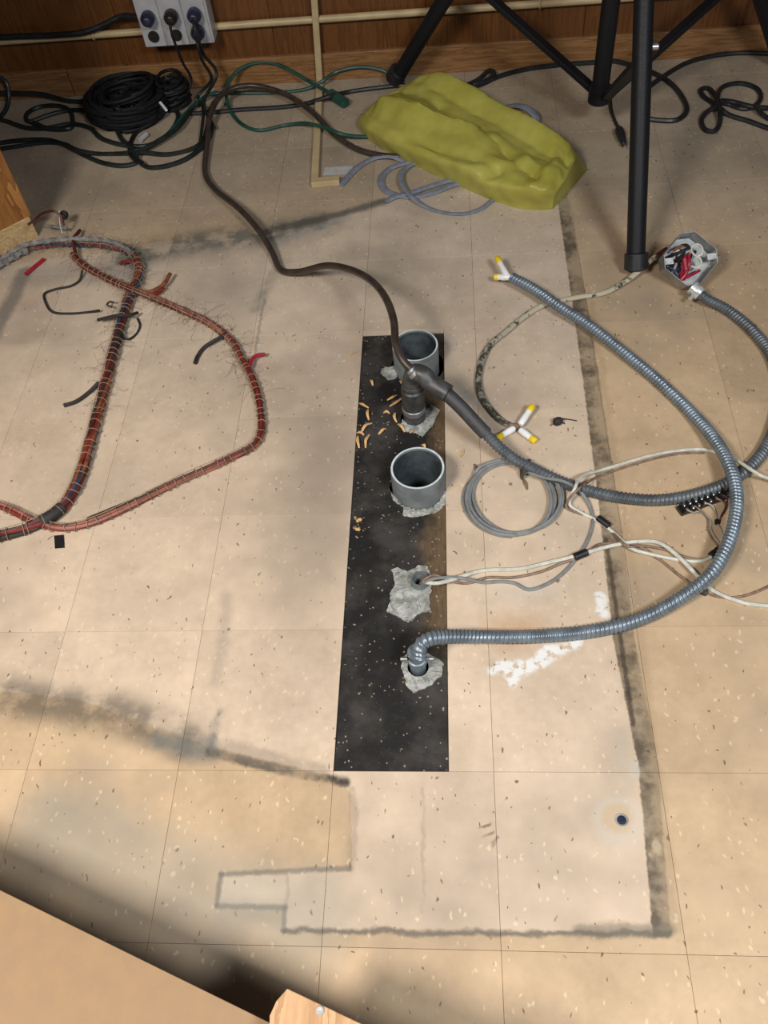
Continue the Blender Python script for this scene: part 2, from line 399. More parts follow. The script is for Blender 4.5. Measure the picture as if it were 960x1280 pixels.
M['wall']=wood_material('panel_wood',(.10,.037,.010),(.165,.064,.019),'z',6,.38)
M['base']=wood_material('baseboard_wood',(.17,.08,.030),(.33,.17,.068),'x',9,.42)
M['desk']=wood_material('desk_wood',(.20,.075,.018),(.42,.20,.06),'z',5,.45,True,5)
M['desk_pale']=wood_material('worn_plywood',(.42,.27,.12),(.62,.45,.24),'x',6,.7)
M['pine']=wood_material('pine',(.40,.215,.10),(.60,.37,.20),'y',7,.55,False,8)
M['shaving']=plain('shaving_wood',(.62,.38,.17),.7,0,.25,300)
M['mdf']=plain('fibreboard',(.31,.195,.103),.7,0,.06,40,.15)
M['mdf_edge']=plain('fibreboard_edge',(.10,.055,.03),.8,0,.1,60)
M['dark']=plain('dark_void',(.02,.018,.016),.9)
M['raceway']=plain('beige_paint',(.50,.39,.22),.42,0,.12,20)
M['pvc']=plain('grey_pipe',(.145,.162,.165),.45,0,.18,30,.1)
M['pipe_inner']=plain('dark_pipe_inside',(.060,.072,.082),.5,.2,.3,40,.1)  # darker grey-blue than the outside of the pipe
M['pvc_rim']=plain('sawn_pipe_rim',(.58,.64,.66),.6,0,.15,80)
M['fitting']=plain('tarnished_fitting',(.085,.083,.085),.5,.45,.3,60,.3)
M['fitting_rim']=plain('bright_fitting',(.26,.27,.275),.42,.6,.2,60)
M['zinc']=plain('zinc_steel',(.56,.58,.58),.30,.9,.12,40,.05)
M['galv']=plain('dull_galvanised_steel',(.34,.35,.35),.42,.65,.2,30,.05)
M['chrome']=plain('bright_steel',(.78,.79,.79),.25,.55,.08,40)
M['flex']=plain('flexible_steel',(.185,.225,.265),.38,.45,.2,40)
M['flex_dark']=plain('dull_flexible_steel',(.125,.14,.155),.45,.40,.25,40)
M['sleeve']=plain('black_rubber_sleeve',(.045,.045,.047),.55,0,.2,80,.2)
M['rubber']=plain('black_rubber',(.013,.014,.017),.45,0,.25,60)
M['coil_black']=plain('matt_black_rubber',(.008,.008,.010),.6,0,.25,60,0,.3)
M['greenblack']=plain('dark_green_rubber',(.009,.0145,.0135),.45,0,.3,30)
M['green']=plain('green_rubber',(.010,.060,.046),.42,0,.25,30)
M['brown']=plain('brown_rubber',(.040,.029,.024),.34,0,.25,40)
M['paint_black']=plain('black_powder_coat',(.008,.0085,.011),.5,0,.2,400,.2,.3)
M['grey_cable']=plain('grey_cable',(.205,.215,.215),.5,0,.15,60)
M['strap']=plain('grey_flat_cable',(.19,.21,.265),.5,0,.15,60)
M['white_wire']=plain('off_white_wire',(.56,.55,.48),.45,0,.15,80)
M['tan_wire']=plain('brown_wire',(.20,.13,.09),.5,0,.3,80)
M['grey_wire']=plain('warm_grey_wire',(.30,.27,.23),.5,0,.2,80)
M['tape']=plain('black_tape',(.012,.012,.013),.4,0,.2,80)
M['tie']=plain('brown_cable_tie',(.06,.05,.04),.6,0,.3,80)
M['white']=plain('white_plastic',(.82,.83,.84),.35,0,.04,60)
M['yellow']=plain('yellow_plastic',(.82,.60,.03),.35,0,.08,60)
M['red']=plain('red_wire',(.17,.020,.014),.5,0,.3,60)
M['redbright']=plain('bright_red_wire',(.32,.012,.035),.4,0,.15,60)
M['orange']=plain('orange_wire',(.21,.060,.024),.55,0,.4,60)
M['maroon']=plain('maroon_wire',(.075,.014,.013),.5,0,.3,60)
M['pinkw']=plain('faded_pink_wire',(.27,.10,.085),.55,0,.3,60)
M['bluew']=plain('dark_blue_wire',(.025,.035,.075),.5,0,.3,60)
M['cloth_black']=plain('black_cloth_wire',(.022,.02,.018),.7,0,.3,60)
M['lace']=plain('waxed_lace',(.28,.21,.14),.7,0,.2,60)
M['dust']=plain('grey_lint',(.19,.185,.18),.95,0,.3,90)
M['copper']=plain('copper_strand',(.25,.10,.045),.4,.6,.3,60)
M['plate']=plain('grey_wall_plate',(.42,.425,.45),.35,0,.08,30)
M['navy']=plain('navy_plug',(.02,.022,.05),.35,0,.2,60)
M['bakelite']=plain('black_bakelite',(.014,.012,.011),.35,0,.2,80)
M['strip_pale']=plain('pale_strip',(.42,.42,.43),.6,0,.1,60)
M['brass']=plain('tinned_terminal',(.50,.50,.47),.35,.9,.15,60)

# ------------------------------------------------------------------ setting: floor, tiles, walls
S=.2286
SX0,SX1,SY0,SY1=.0035,.1655,.2310,1.1335            # the opening cut in the tiles
def opening_floor():
    mb=MB(); X=(-1.9,SX0-.004,SX1+.004,1.9); Y=(-1.0,SY0-.004,SY1+.004,2.2)
    for i in range(3):
        for j in range(3):
            if i==1 and j==1: continue
            mb.add([(X[i],Y[j],-.004),(X[i+1],Y[j],-.004),(X[i+1],Y[j+1],-.004),(X[i],Y[j+1],-.004)],[(0,1,2,3)])
    mb.add([(X[0],Y[0],-.35),(X[3],Y[0],-.35),(X[3],Y[3],-.35),(X[0],Y[3],-.35)],[(0,1,2,3)])
    for (a,b) in (((X[0],Y[0]),(X[3],Y[0])),((X[3],Y[0]),(X[3],Y[3])),((X[3],Y[3]),(X[0],Y[3])),((X[0],Y[3]),(X[0],Y[0]))):
        mb.add([(a[0],a[1],-.004),(b[0],b[1],-.004),(b[0],b[1],-.35),(a[0],a[1],-.35)],[(0,1,2,3)])
    o=mb.build('floor',M['mastic'],smooth=False); o['kind']='structure'; o['label']='marbled tan vinyl tile floor with dark outline of a removed console'
    return o
floor=opening_floor()
FL=_loc[floor.name]
G=.00022
def tile_mesh(w,h):
    b=.0002; V=[(0,0,-.004),(w,0,-.004),(w,h,-.004),(0,h,-.004),(0,0,-b),(w,0,-b),(w,h,-b),(0,h,-b),(b,b,0),(w-b,b,0),(w-b,h-b,0),(b,h-b,0)]
    f=[(8,9,10,11)]+[(i,(i+1)%4,4+(i+1)%4,4+i) for i in range(4)]+[(4+i,4+(i+1)%4,8+(i+1)%4,8+i) for i in range(4)]
    me=bpy.data.meshes.new('tile'); me.from_pydata(V,[],f); me.update(); me.materials.append(None); return me
full=tile_mesh(S-2*G,S-2*G)
def tile(me,x,y):
    w_,h_,_=np.ptp(np.array([v.co[:] for v in me.vertices]),axis=0)
    mt=tile_material(x,y,x+w_,y+h_)
    o=bpy.data.objects.new('tile',me); COL.objects.link(o); o.parent=floor
    o.material_slots[0].link='OBJECT'; o.material_slots[0].material=mt
    o.location=Vector((x-FL[0],y-FL[1],-FL[2]+random.uniform(-.00006,.00006)))
for i in range(-7,6):
    for j in range(-3,10):
        x,y=i*S,j*S
        h=S if j<9 else 2.155-j*S
        if i==0 and 1<=j<=4:
            tile(tile_mesh(x+S-G-SX1,h-2*G),SX1,y+G)
            if j==4: tile(tile_mesh(SX1-G-x-.0005,y+S-G-SY1),x+G,SY1)
            continue
        tile(full if j<9 else tile_mesh(S-2*G,h-2*G),x+G,y+G)

PIPE=[(.1105,1.045),(.1085,.905),(.1180,.7420),(.1215,.5420),(.1200,.3920)]   # pipe centres along the opening
HOLE=[.0525,.030,.0540,.0165,.019]
def mastic_strip():
    bm=bmesh.new(); e=[]
    def loop(pts):
        vs=[bm.verts.new((x,y,0)) for x,y in pts]
        for a,b in zip(vs,vs[1:]+vs[:1]): e.append(bm.edges.new((a,b)))
    loop([(SX0-.004,SY0-.004),(SX1+.004,SY0-.004),(SX1+.004,SY1+.004),(SX0-.004,SY1+.004)])
    for (x,y),r,dx in zip(PIPE,HOLE,(.004,.006,.005,.001,.002)):
        loop([(x+dx*.6+r*math.cos(t)*(1+.03*math.sin(3*t+x*90)),y+r*math.sin(t)*(1+.03*math.cos(2*t))) for t in np.linspace(0,2*math.pi,28,endpoint=False)])
    bmesh.ops.triangle_fill(bm,edges=e,use_beauty=True)
    for f in bm.faces:
        if f.normal.z<0: f.normal_flip()
    r=bmesh.ops.extrude_face_region(bm,geom=bm.faces[:])
    bmesh.ops.translate(bm,verts=[v for v in r['geom'] if isinstance(v,bmesh.types.BMVert)],vec=(0,0,-.03))
    bmesh.ops.recalc_face_normals(bm,faces=bm.faces)
    L=(SX0,SY0,-.0034)
    me=bpy.data.meshes.new('mastic_strip'); bm.transform(Matrix.Translation((-L[0],-L[1],0))); bm.to_mesh(me); bm.free(); me.materials.append(M['mastic'])
    o=bpy.data.objects.new('mastic_strip',me); COL.objects.link(o); o.parent=floor; o.location=Vector(L)-Vector(FL); _loc[o.name]=np.array(L)
    o['label']='black mastic covered strip where tiles were cut out'; return o
strip=mastic_strip()
def grout(pts, z0, z1, hole=None, lump=.0012):
    """irregular slab of grout following photo outline pts; hole=(x,y,r) is left open"""
    bm=bmesh.new(); poly=[at(a,b)[:2] for a,b in pts]
    D=resample(np.array([(p[0],p[1],0) for p in poly+[poly[0]]]),.004)[:-1]
    D=D+rng.normal(0,.0009,D.shape)*[1,1,0]
    e=[]
    def loop(q):
        vs=[bm.verts.new((x,y,0)) for x,y in q]
        for a,b in zip(vs,vs[1:]+vs[:1]): e.append(bm.edges.new((a,b)))
        return vs
    loop([tuple(d[:2]) for d in D])
    if hole: loop([(hole[0]+hole[2]*math.cos(t),hole[1]+hole[2]*math.sin(t)) for t in np.linspace(0,2*math.pi,20,endpoint=False)])
    bmesh.ops.triangle_fill(bm,edges=e,use_beauty=True)
    bmesh.ops.subdivide_edges(bm,edges=[x for x in bm.edges if x.calc_length()>.008],cuts=2,use_grid_fill=True)
    for f in bm.faces:
        if f.normal.z<0: f.normal_flip()
    r=bmesh.ops.extrude_face_region(bm,geom=bm.faces[:]); up=[v for v in r['geom'] if isinstance(v,bmesh.types.BMVert)]
    for v in up:
        b=any(len(x.link_faces)<2 for x in v.link_edges)
        v.co.z=z1-z0+random.uniform(-lump,lump)
    bmesh.ops.recalc_face_normals(bm,faces=bm.faces)
    L=_loc[strip.name]; bm.transform(Matrix.Translation((-L[0],-L[1],z0-L[2])))
    me=bpy.data.meshes.new('grout_patch'); bm.to_mesh(me); bm.free(); me.materials.append(M['grout'])
    o=bpy.data.objects.new('grout_patch',me); COL.objects.link(o); o.parent=strip; o['label']='rough pale grey grout patch about a pipe'
ZM=-.0034
grout([(477,460),(492,456),(498,464),(496,472),(486,474),(476,466)],ZM-.004,ZM+.0015)
grout([(503,524),(500,532),(507,538),(520,540),(528,545),(541,530),(550,512),(540,506),(530,514),(524,528),(511,527)],ZM-.004,ZM+.002)
grout([(487,611),(492,626),(505,633),(503,644),(520,645),(545,640),(558,628),(559,610),(553,606),(552,622),(540,634),(520,637),(502,630),(491,616)],ZM-.004,ZM+.0012)
grout([(489,712),(497,709),(510,714),(522,707),(533,706),(538,716),(540,738),(536,746),(539,762),(524,766),(511,778),(497,770),(482,764),(487,752),(488,740),(494,728)],ZM-.004,ZM+.003,(PIPE[3][0],PIPE[3][1],.0150))
grout([(503,822),(510,816),(522,812),(538,818),(553,826),(554,842),(538,856),(517,866),(508,856),(504,842),(501,832)],ZM-.004,ZM+.003,(PIPE[4][0],PIPE[4][1],.0165))

# wall panelling as boards on a backing, baseboard in lengths
mb=MB(); box(mb,(-1.9,2.168,0),(1.9,2.22,1.3)); wall=mb.build('wall_back',M['wall'],smooth=False); tag(wall,'dark brown wood panelled wall',kind='structure')
for i,x in enumerate(np.arange(-1.9,1.9,.4064)):
    mb=MB(); box(mb,(x+.0005,2.160,.02),(min(x+.4059,1.9),2.170,1.3)); mb.build('panel',M['wall'],wall,False,.0008)
bb=MB(); box(bb,(-.86,2.150,0),(1.9,2.162,.072)); base=bb.build('baseboard_back',M['base'],smooth=False,bevel=.002); tag(base,'plain oak coloured baseboard along the wall foot',kind='structure')
bb=MB(); box(bb,(-1.9,2.148,0),(-.862,2.162,.074)); bb.build('board',M['base'],base,False,.002)

# ------------------------------------------------------------------ raceways and wall outlet
t=thing('conduit_run','round beige painted conduit running level along the panelled wall','conduit',(0,2.14,.15))
mb=MB(); tube(mb,resample([(-1.5,2.147,.160),(1.5,2.147,.1665)],.1),.0092,12); mb.build('tube',M['raceway'],t)
for x in (-.75,.42):
    mb=MB(); z=.160+(x+1.5)/3*.0065
    tube(mb,np.array([(x,2.150+.011*math.cos(a)-.003,z+.0105*math.sin(a)) for a in np.linspace(math.pi*.5,math.pi*1.5,9)]),.0022,6); mb.build('clip',M['raceway'],t)
t=thing('surface_raceway','flat beige metal raceway coming down the wall and out across the floor','raceway',(-.16,2.1,0))
A0=at(400,104); A1=at(399,140); A2=at(392,231)
mb=MB(); bar(mb,(-.142,2.140,.32),(-.165,2.140,.012),.017,.012,(0,-1,0)); mb.build('wall_channel',M['raceway'],t,False,.002)
mb=MB(); bar(mb,(-.165,2.145,.0065),(A2[0]+.004,A2[1],.0065),.018,.013); mb.build('floor_channel',M['raceway'],t,False,.002)
B1=at(425,229)
mb=MB(); bar(mb,(A2[0]-.004,A2[1]-.004,.0075),(B1[0],B1[1],.0075),.022,.015); mb.build('end_piece',M['raceway'],t,False,.002)

q=[at(a,b)[:2] for a,b in ((404,219),(440,217),(441,208),(406,210))]
mb=MB(); prism(mb,[tuple(p) for p in q],.0002,.0016); tag(mb.build('tape_strip',M['strip_pale'],None,False),'pale flat strip lying in the corner of the floor raceway','tape')
t=thing('outlet_box','three gang outlet box with grey plates and plugs at the wall','outlet',(-.51,2.13,.14))
mb=MB(); box(mb,(-.603,2.098,.143),(-.418,2.150,.27)); mb.build('housing',M['plate'],t,False,.004)
for x,mp in ((-.572,'navy'),(-.512,'bakelite'),(-.452,'navy')):
    mb=MB(); box(mb,(x-.0285,2.094,.146),(x+.0285,2.099,.268)); p=mb.build('cover_plate',M['plate'],t,False,.0015)
    mb=MB(); lathe(mb,(x,2.094,.172),[(.0145,0),(.0145,.003)],16,(0,-1,0)); mb.build('socket',M['bakelite'],p)
    mb=MB(); lathe(mb,(x+.002,2.093,.222),[(.016,0),(.018,.006),(.017,.022),(.011,.034),(.007,.036)],16,(0,-1,0)); mb.build('plug',M[mp],t)
mb=MB(); lathe(mb,(-.452,2.093,.180),[(.016,0),(.018,.006),(.017,.022),(.011,.034),(.007,.036)],16,(0,-1,0)); mb.build('plug',M['navy'],t)

# ------------------------------------------------------------------ desk end panel
t=thing('desk','orange brown wooden desk end with knots and a pale worn foot','desk',(-.82,1.46,0))
e0=at(51,294); e1=at(0,320); d=(e1-e0)/np.linalg.norm(e1-e0); nrm=np.array([-d[1],d[0],0])
if nrm[1]<0: nrm=-nrm
e2=e0+d*.5
def slab(a,b,th,z0,z1):
    q=[a,b,b+nrm*th,a+nrm*th]; mb=MB(); mb.add([(p[0],p[1],z) for z in (z0,z1) for p in q],[(3,2,1,0),(4,5,6,7),(0,1,5,4),(1,2,6,5),(2,3,7,6),(3,0,4,7)]); return mb
slab(e0,e2,.03,.055,.70).build('end_panel',M['desk'],t,False,.001)
slab(e0+d*.006-nrm*.001,e2,.028,0,.055).build('plinth',M['desk_pale'],t,False,.001)
mb=MB(); prism(mb,[(-1.9,1.25),(-.86,1.36),(-.50,1.86),(-.9,2.14),(-1.9,2.14)],.70,.73); mb.build('desktop',M['desk'],t,False,.002)

# ------------------------------------------------------------------ fibreboard carcass and pine block by the camera's feet
t=thing('fibreboard_carcass','flat brown fibreboard panel raised off the floor','board',(-.35,-.2,0))
c0=np.array([-.55,.0975]); c1=np.array([.15,-.1663]); dd=(c1-c0)/np.linalg.norm(c1-c0); nn=np.array([dd[1],-dd[0]])
def quad(a,b,off,depth): return [tuple(a+nn*(off+depth)),tuple(b+nn*(off+depth)),tuple(b+nn*off),tuple(a+nn*off)]
mb=MB(); prism(mb,quad(c0,c1,0,.6),.135,.150); mb.build('top_panel',M['mdf'],t,False,.0008)
mb=MB(); prism(mb,quad(c0,c1,.004,.59),0,.135); mb.build('side_panel',M['mdf_edge'],t,False)
p0=at(358,1235,.190)[:2]; t=thing('pine_block','reddish pine board with one bright screw on the fibreboard panel edge','board',(p0[0],p0[1],.1502))
def rough_edge():
    a=p0; out=[]
    e=at(340,1280,.190)-at(358,1235,.190); e=e[:2]/np.linalg.norm(e[:2])
    for s in np.linspace(0,.25,18): out.append(a+e*s+dd*(-.001+rng.normal(0,.0016)-(.003 if .012<s<.03 else 0)))
    return out
L_=rough_edge(); poly=[tuple(p) for p in L_]+[tuple(L_[-1]+dd*.3),tuple(p0+dd*.3)]
mb=MB(); prism(mb,poly,.1502,.190); mb.build('plank',M['pine'],t,False,.001)
q=at(400,1263,.191)
mb=MB(); lathe(mb,(q[0],q[1],.1895),[(.0042,0),(.0046,.0012),(.0036,.0022),(.0016,.0022),(.0012,.0012),(.0,.0012)],18); mb.build('screw',M['chrome'],t)

# ------------------------------------------------------------------ pipes in the opening
def pipe(i, ro, ri, top, label):
    x,y=PIPE[i]; t=thing('pipe_stub',label,'pipe',(x,y,-.003),)
    mb=MB(); pr=[(ro,-.25),(ro,top-.0015),(ro-.001,top),(ri+.001,top),(ri,top-.0015),(ri,-.24),(.001,-.24)]
    lathe(mb,(x,y,0),pr,48); mb.build('tube',M['pvc'],t)
    mb=MB(); lathe(mb,(x,y,top),[(ro-.0012,0),(ro-.0008,.0007),(ri+.0008,.0007),(ri+.0012,0)],48,closed=True); mb.build('rim',M['pvc_rim'],t)
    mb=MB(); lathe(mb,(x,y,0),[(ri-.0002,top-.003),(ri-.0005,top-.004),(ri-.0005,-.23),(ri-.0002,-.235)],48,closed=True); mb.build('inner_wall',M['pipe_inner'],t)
    return t
pipe(0,.0445,.0400,.050,'upper wide grey pipe stub behind the black elbow fitting')
pipe(2,.0470,.0420,.050,'lower wide grey pipe stub standing open in the black strip')
x,y=PIPE[3]; t=thing('small_pipe','narrow grey pipe end in rough grout with wires coming out','pipe',(x,y,-.003))
mb=MB(); lathe(mb,(x,y,0),[(.0145,-.2),(.0145,.012),(.0138,.013),(.0120,.013),(.0114,.012),(.0114,-.19),(.001,-.19)],28); mb.build('tube',M['pvc'],t)
# elbow fitting on a short coupling
x,y=PIPE[1]; EZ=.118
t=thing('elbow_fitting','black pulling elbow on a threaded coupling between the two wide pipes','fitting',(x,y,-.003))
mb=MB(); lathe(mb,(x,y,0),[(.0205,-.15),(.0205,.018),(.018,.020),(.018,.024)],28); mb.build('pipe',M['fitting'],t)
mb=MB(); lathe(mb,(x,y,0),[(.0208,.020),(.0222,.0215),(.0222,.030),(.0208,.0315)],28); mb.build('collar',M['fitting_rim'],t)
mb=MB(); lathe(mb,(x,y,0),[(.0205,.031),(.0212,.033),(.0212,.076),(.0185,.079),(.0195,.081),(.0195,.088),(.018,.09)],28); mb.build('coupling',M['fitting'],t)
el=at(538,478,.112); e1_=at(560,492,.102)
mb=MB(); tube(mb,catmull([(x,y,.086),(x+.001,y+.001,.104),tuple(at(520,466,.122)),tuple(at(531,470,.121)),tuple(el),tuple(e1_)],.004),.0165,16); mb.build('elbow',M['fitting'],t)
ca_=at(513,461,.131); cb_=at(520,468,.1235)
mb=MB(); lathe(mb,ca_,[(.0085,0),(.0105,.001),(.0108,.006),(.0095,.0075),(.0130,.008),(.0132,.0145),(.011,.016)],18,tuple(cb_-ca_)); mb.build('clamp_ring',M['fitting_rim'],t)

# ------------------------------------------------------------------ flexible conduits
PITCH_=.0070
def ridges(amp): return lambda s,th: amp*np.sin(2*math.pi*(s/PITCH_)+th)
ra=.0098
A=px_path([(548,483,.108),(575,508,.085),(605,540,.055),(640,572,.028),(680,593,.012),(720,609),(770,621),(825,625),(880,615),(925,594),(955,563),(972,520),(975,480),(962,440),(935,408),(905,385),(882,373,.020),(871,364,.027)],ra,step=PITCH_/6)
t=thing('flexible_conduit','ridged grey steel conduit running from the elbow fitting round to the junction box','conduit',tuple(at(700,600)))
ls=np.concatenate([[0],np.cumsum(np.linalg.norm(np.diff(A,axis=0),axis=1))]); k0=int(np.searchsorted(ls,np.linalg.norm(at(548,483,.108)-at(606,541,.055))*1.02))
mb=MB(); tube(mb,A[:k0+4:3],.0125,14); mb.build('sleeve',M['sleeve'],t)
mb=MB(); tube(mb,A[k0:],ra,14,rad=ridges(.0011)); mb.build('hose',M['flex_dark'],t)
mb=MB(); c=at(870,363,.028); ax=at(862,355,.034)-at(878,370,.022); lathe(mb,c-ax/np.linalg.norm(ax)*.012,[(.0125,0),(.0135,.002),(.0135,.012),(.0115,.013),(.0115,.017),(.0145,.018),(.0145,.022),(.010,.023)],12,ax); mb.build('connector',M['chrome'],t)
mb=MB(); c=at(869,367,.028); lathe(mb,c,[(.003,0),(.003,.013),(.0045,.013),(.0045,.017)],10,tuple(at(862,374,.022)-at(870,366,.026))); mb.build('screw',M['chrome'],t)
rb=.0103
fx,fy=PIPE[4]
Bp=px_path([(524,822,.045),(526,806,.062),(536,799,.063),(556,796,.050),(600,796,.022),(660,796),(740,789),(800,774),(850,748,.020),(890,716,.032),(914,668,.038),(921,620,.037),(912,583,.033),(893,549,.022),(860,512),(820,474),(775,437,.014),(735,406,.020),(700,384,.024),(668,362,.026),(640,347,.028)],rb,step=PITCH_/6)
t=thing('flexible_conduit','long ridged grey steel conduit sweeping over the other one to taped wire ends','conduit',tuple(at(700,795)))
mb=MB(); tube(mb,Bp,rb,14,rad=ridges(.0012)); mb.build('hose',M['flex'],t)
mb=MB(); lathe(mb,(fx,fy,0),[(.0125,-.1),(.0125,.018),(.0150,.019),(.0150,.030),(.0125,.031),(.0125,.044),(.0138,.045),(.0138,.050)],20); mb.build('connector',M['flex'],t)
for s_ in (-1,1):
    mb=MB(); lathe(mb,(fx+s_*.0145,fy-.004,.034),[(.0035,0),(.0035,.010),(.002,.0105)],10,(s_,0,0)); mb.build('screw',M['zinc'],t)
def wire_end(parent, a, b, rt=.0062):
    """white taped wire with a yellow connector at its tip"""
    a=np.array(a); b=np.array(b); d=(b-a)/np.linalg.norm(b-a); L=np.linalg.norm(b-a)
    mb=MB(); lathe(mb,a,[(.0045,0),(rt,.003),(rt*1.06,L*.35),(rt*.95,L*.5),(rt,L*.68)],14,d); mb.build('tape_wrap',M['white'],parent)
    mb=MB(); lathe(mb,a,[(rt*.9,L*.64),(rt*1.05,L*.68),(rt*1.08,L*.95),(rt*.8,L)],14,d); mb.build('wire_connector',M['yellow'],parent)
wire_end(t,at(634,347,.026),at(618,346,.020)); wire_end(t,at(634,345,.030),at(621,322,.030))
mb=MB(); tube(mb,resample([at(640,347,.028),at(631,346,.027)],.003),.0068,12); mb.build('tape_wrap',M['white'],t)

# ------------------------------------------------------------------ octagonal junction box and its cloth cable
BC=at(851,345,.0); TILT=math.radians(38); BYAW=math.radians(6)
_bn=np.array([math.sin(TILT)*math.sin(BYAW),-math.sin(TILT)*math.cos(BYAW),math.cos(TILT)]); _bu=np.array([math.cos(BYAW),math.sin(BYAW),0]); _bv=np.cross(_bn,_bu)
R_,H_=.0530,.040
BO=np.array([BC[0],BC[1],0])+_bn*.004+np.array([0,0,R_*math.sin(TILT)*.93])
def bx_(u,v,h): return BO+_bu*u+_bv*v+_bn*h
t=thing('junction_box','open octagonal steel junction box crammed with wires','junction box',(BC[0],BC[1],0))
def octa(r,h,a=.0130): return [bx_(u,v,h) for u,v in ((a,-r),(r,-a),(r,a),(a,r),(-a,r),(-r,a),(-r,-a),(-a,-r))]
mb=MB(); rings=[octa(R_*.97,.0),octa(R_,.004),octa(R_,H_),octa(R_-.0016,H_),octa(R_-.0016,.005),octa(R_*.92,.0025)]
V=[p for r in rings for p in r]; f=[tuple(range(7,-1,-1))]+[(i*8+j,i*8+(j+1)%8,i*8+8+(j+1)%8,i*8+8+j) for i in range(5) for j in range(8)]+[tuple(40+j for j in range(8))]
mb.add(V,f); mb.build('shell',M['galv'],t,False,.0005)
for sgn in (1,-1):
    mb=MB(); q=[(.034,-.0065),(.0515,-.0065),(.0515,.0065),(.034,.0065)]
    V=[bx_(sgn*u,sgn*v,h) for h in (H_-.0035,H_-.0018) for u,v in q]; mb.add(V,[(3,2,1,0),(4,5,6,7),(0,1,5,4),(1,2,6,5),(2,3,7,6),(3,0,4,7)]); e=mb.build('ear',M['zinc'],t,False,.0004)
    mb=MB(); lathe(mb,bx_(sgn*.0425,0,H_-.0019),[(.0038,0),(.0038,.0006),(.0022,.0006),(.0022,-.0004)],14,tuple(_bn)); mb.build('screw_hole',M['chrome'],e)
for u,v in ((.012,.014),(-.014,-.016)):
    mb=MB(); lathe(mb,bx_(u,v,.0024),[(.010,0),(.010,.0009),(.0085,.0009)],18,tuple(_bn)); mb.build('knockout',M['zinc'],t)
def wires(parent, mat, r, *paths):
    for p in paths:
        mb=MB(); tube(mb,px_path(p,r,.012,.003),r,7); mb.build('wire',M[mat],parent)
def zw(mat, r, *paths):
    """wire in the box; points are (x, y, h) read on the close-up, 0.306 mm a step"""
    for p in paths:
        mb=MB(); tube(mb,catmull([bx_((x-380)*.000306,(262-y)*.000306,h) for x,y,h in p],.003),r,7); mb.build('wire',M[mat],t)
zw('redbright',.0030,[(352,235,.034),(335,300,.036),(322,345,.030),(325,385,.020)],[(375,225,.034),(370,290,.038),(352,350,.030),(320,385,.024)],[(335,378,.022),(385,362,.028),(440,338,.026),(452,330,.016)],[(345,260,.028),(338,320,.030),(350,380,.016)])
zw('white_wire',.0021,[(390,250,.020),(392,205,.032),(405,178,.038),(435,175,.040),(460,205,.040),(455,240,.038),(425,250,.036)],[(393,205,.034),(410,240,.036),(440,265,.038),(448,300,.036),(430,320,.034),(400,312,.032),(382,295,.028)],[(300,262,.012),(295,215,.026),(320,190,.030)])
zw('bakelite',.0034,[(245,225,.012),(285,215,.026),(330,205,.032),(375,190,.034)],[(335,165,.030),(365,170,.036),(385,195,.034)],[(240,245,.010),(300,250,.020),(340,225,.030)],[(300,290,.014),(330,250,.026),(350,200,.034)],[(395,250,.014),(415,210,.022),(440,205,.016)])
zw('bluew',.0032,[(225,285,.010),(270,300,.020),(300,345,.022),(310,390,.016)],[(235,270,.012),(275,262,.018),(310,290,.020)],[(260,340,.010),(285,320,.018),(330,300,.018)])
zw('grey_wire',.0028,[(265,340,.014),(290,300,.022),(300,270,.024)],[(390,300,.010),(410,270,.014),(430,290,.010)])
zw('orange',.0026,[(285,190,.026),(315,172,.034),(345,175,.036)])
mb=MB(); tube(mb,resample([bx_(-.0115,.002,.036),bx_(-.010,-.022,.036)],.003),.0058,10); mb.build('wire_splice',M['redbright'],t)

t=thing('cloth_cable','old cream cloth covered cable from the junction box to three taped ends','cable',tuple(at(620,440)))
Cp=px_path([(829,316,.030),(815,324,.026),(798,339,.016),(780,353,.008),(755,366),(725,371),(700,376),(680,381),(655,396),(632,415),(612,432),(601,455),(598,478),(603,497),(613,512),(627,526),(638,532)],.0062,step=.006)
mb=MB(); tube(mb,Cp,.0062,10,flat=.75); mb.build('jacket',M['cloth_cable'],t)
mb=MB(); tube(mb,resample([at(834,313,.030),at(822,321,.028)],.003),.0082,12); mb.build('bushing',M['maroon'],t)
mb=MB(); lathe(mb,at(837,311,.028),[(.009,0),(.010,.002),(.010,.008),(.008,.01)],10,tuple(at(830,316,.028)-at(842,307,.028))); mb.build('clamp',M['chrome'],t)
O=at(646,533,.011)
mb=MB(); tube(mb,resample([at(637,532,.007),O,at(648,531,.014)],.003),.0055,8); mb.build('wire_stub',M['tan_wire'],t)
wire_end(t,at(643,535,.009),at(621,548,.007)); wire_end(t,at(650,531,.011),at(666,507,.016)); wire_end(t,at(650,537,.009),at(670,552,.007))

# ------------------------------------------------------------------ brown cable from behind the bag to the elbow
rbn=.0072
Dp=px_path([(500,196,.009),(475,194,.009),(448,187,.009),(420,170,.012),(390,140,.023),(350,115,.03),(310,107,.04),(280,116,.04),(264,140,.03),(259,180,.014),(257,218,.010),(268,236,.016),(300,262,.032),(325,290,.03),(340,315,.016),(352,338,.010),(372,340,.022),(410,332,.07),(450,342,.11),(478,366,.145),(492,400,.160),(495,430,.152),(502,448,.142),(516,464,.128),(521,468,.123)],rbn,step=.006)
mb=MB(); tube(mb,Dp,rbn,12); o=mb.build('power_cable',M['brown']); tag(o,'thick brown rubber cable looping from under the lime bag to the elbow fitting','cable')

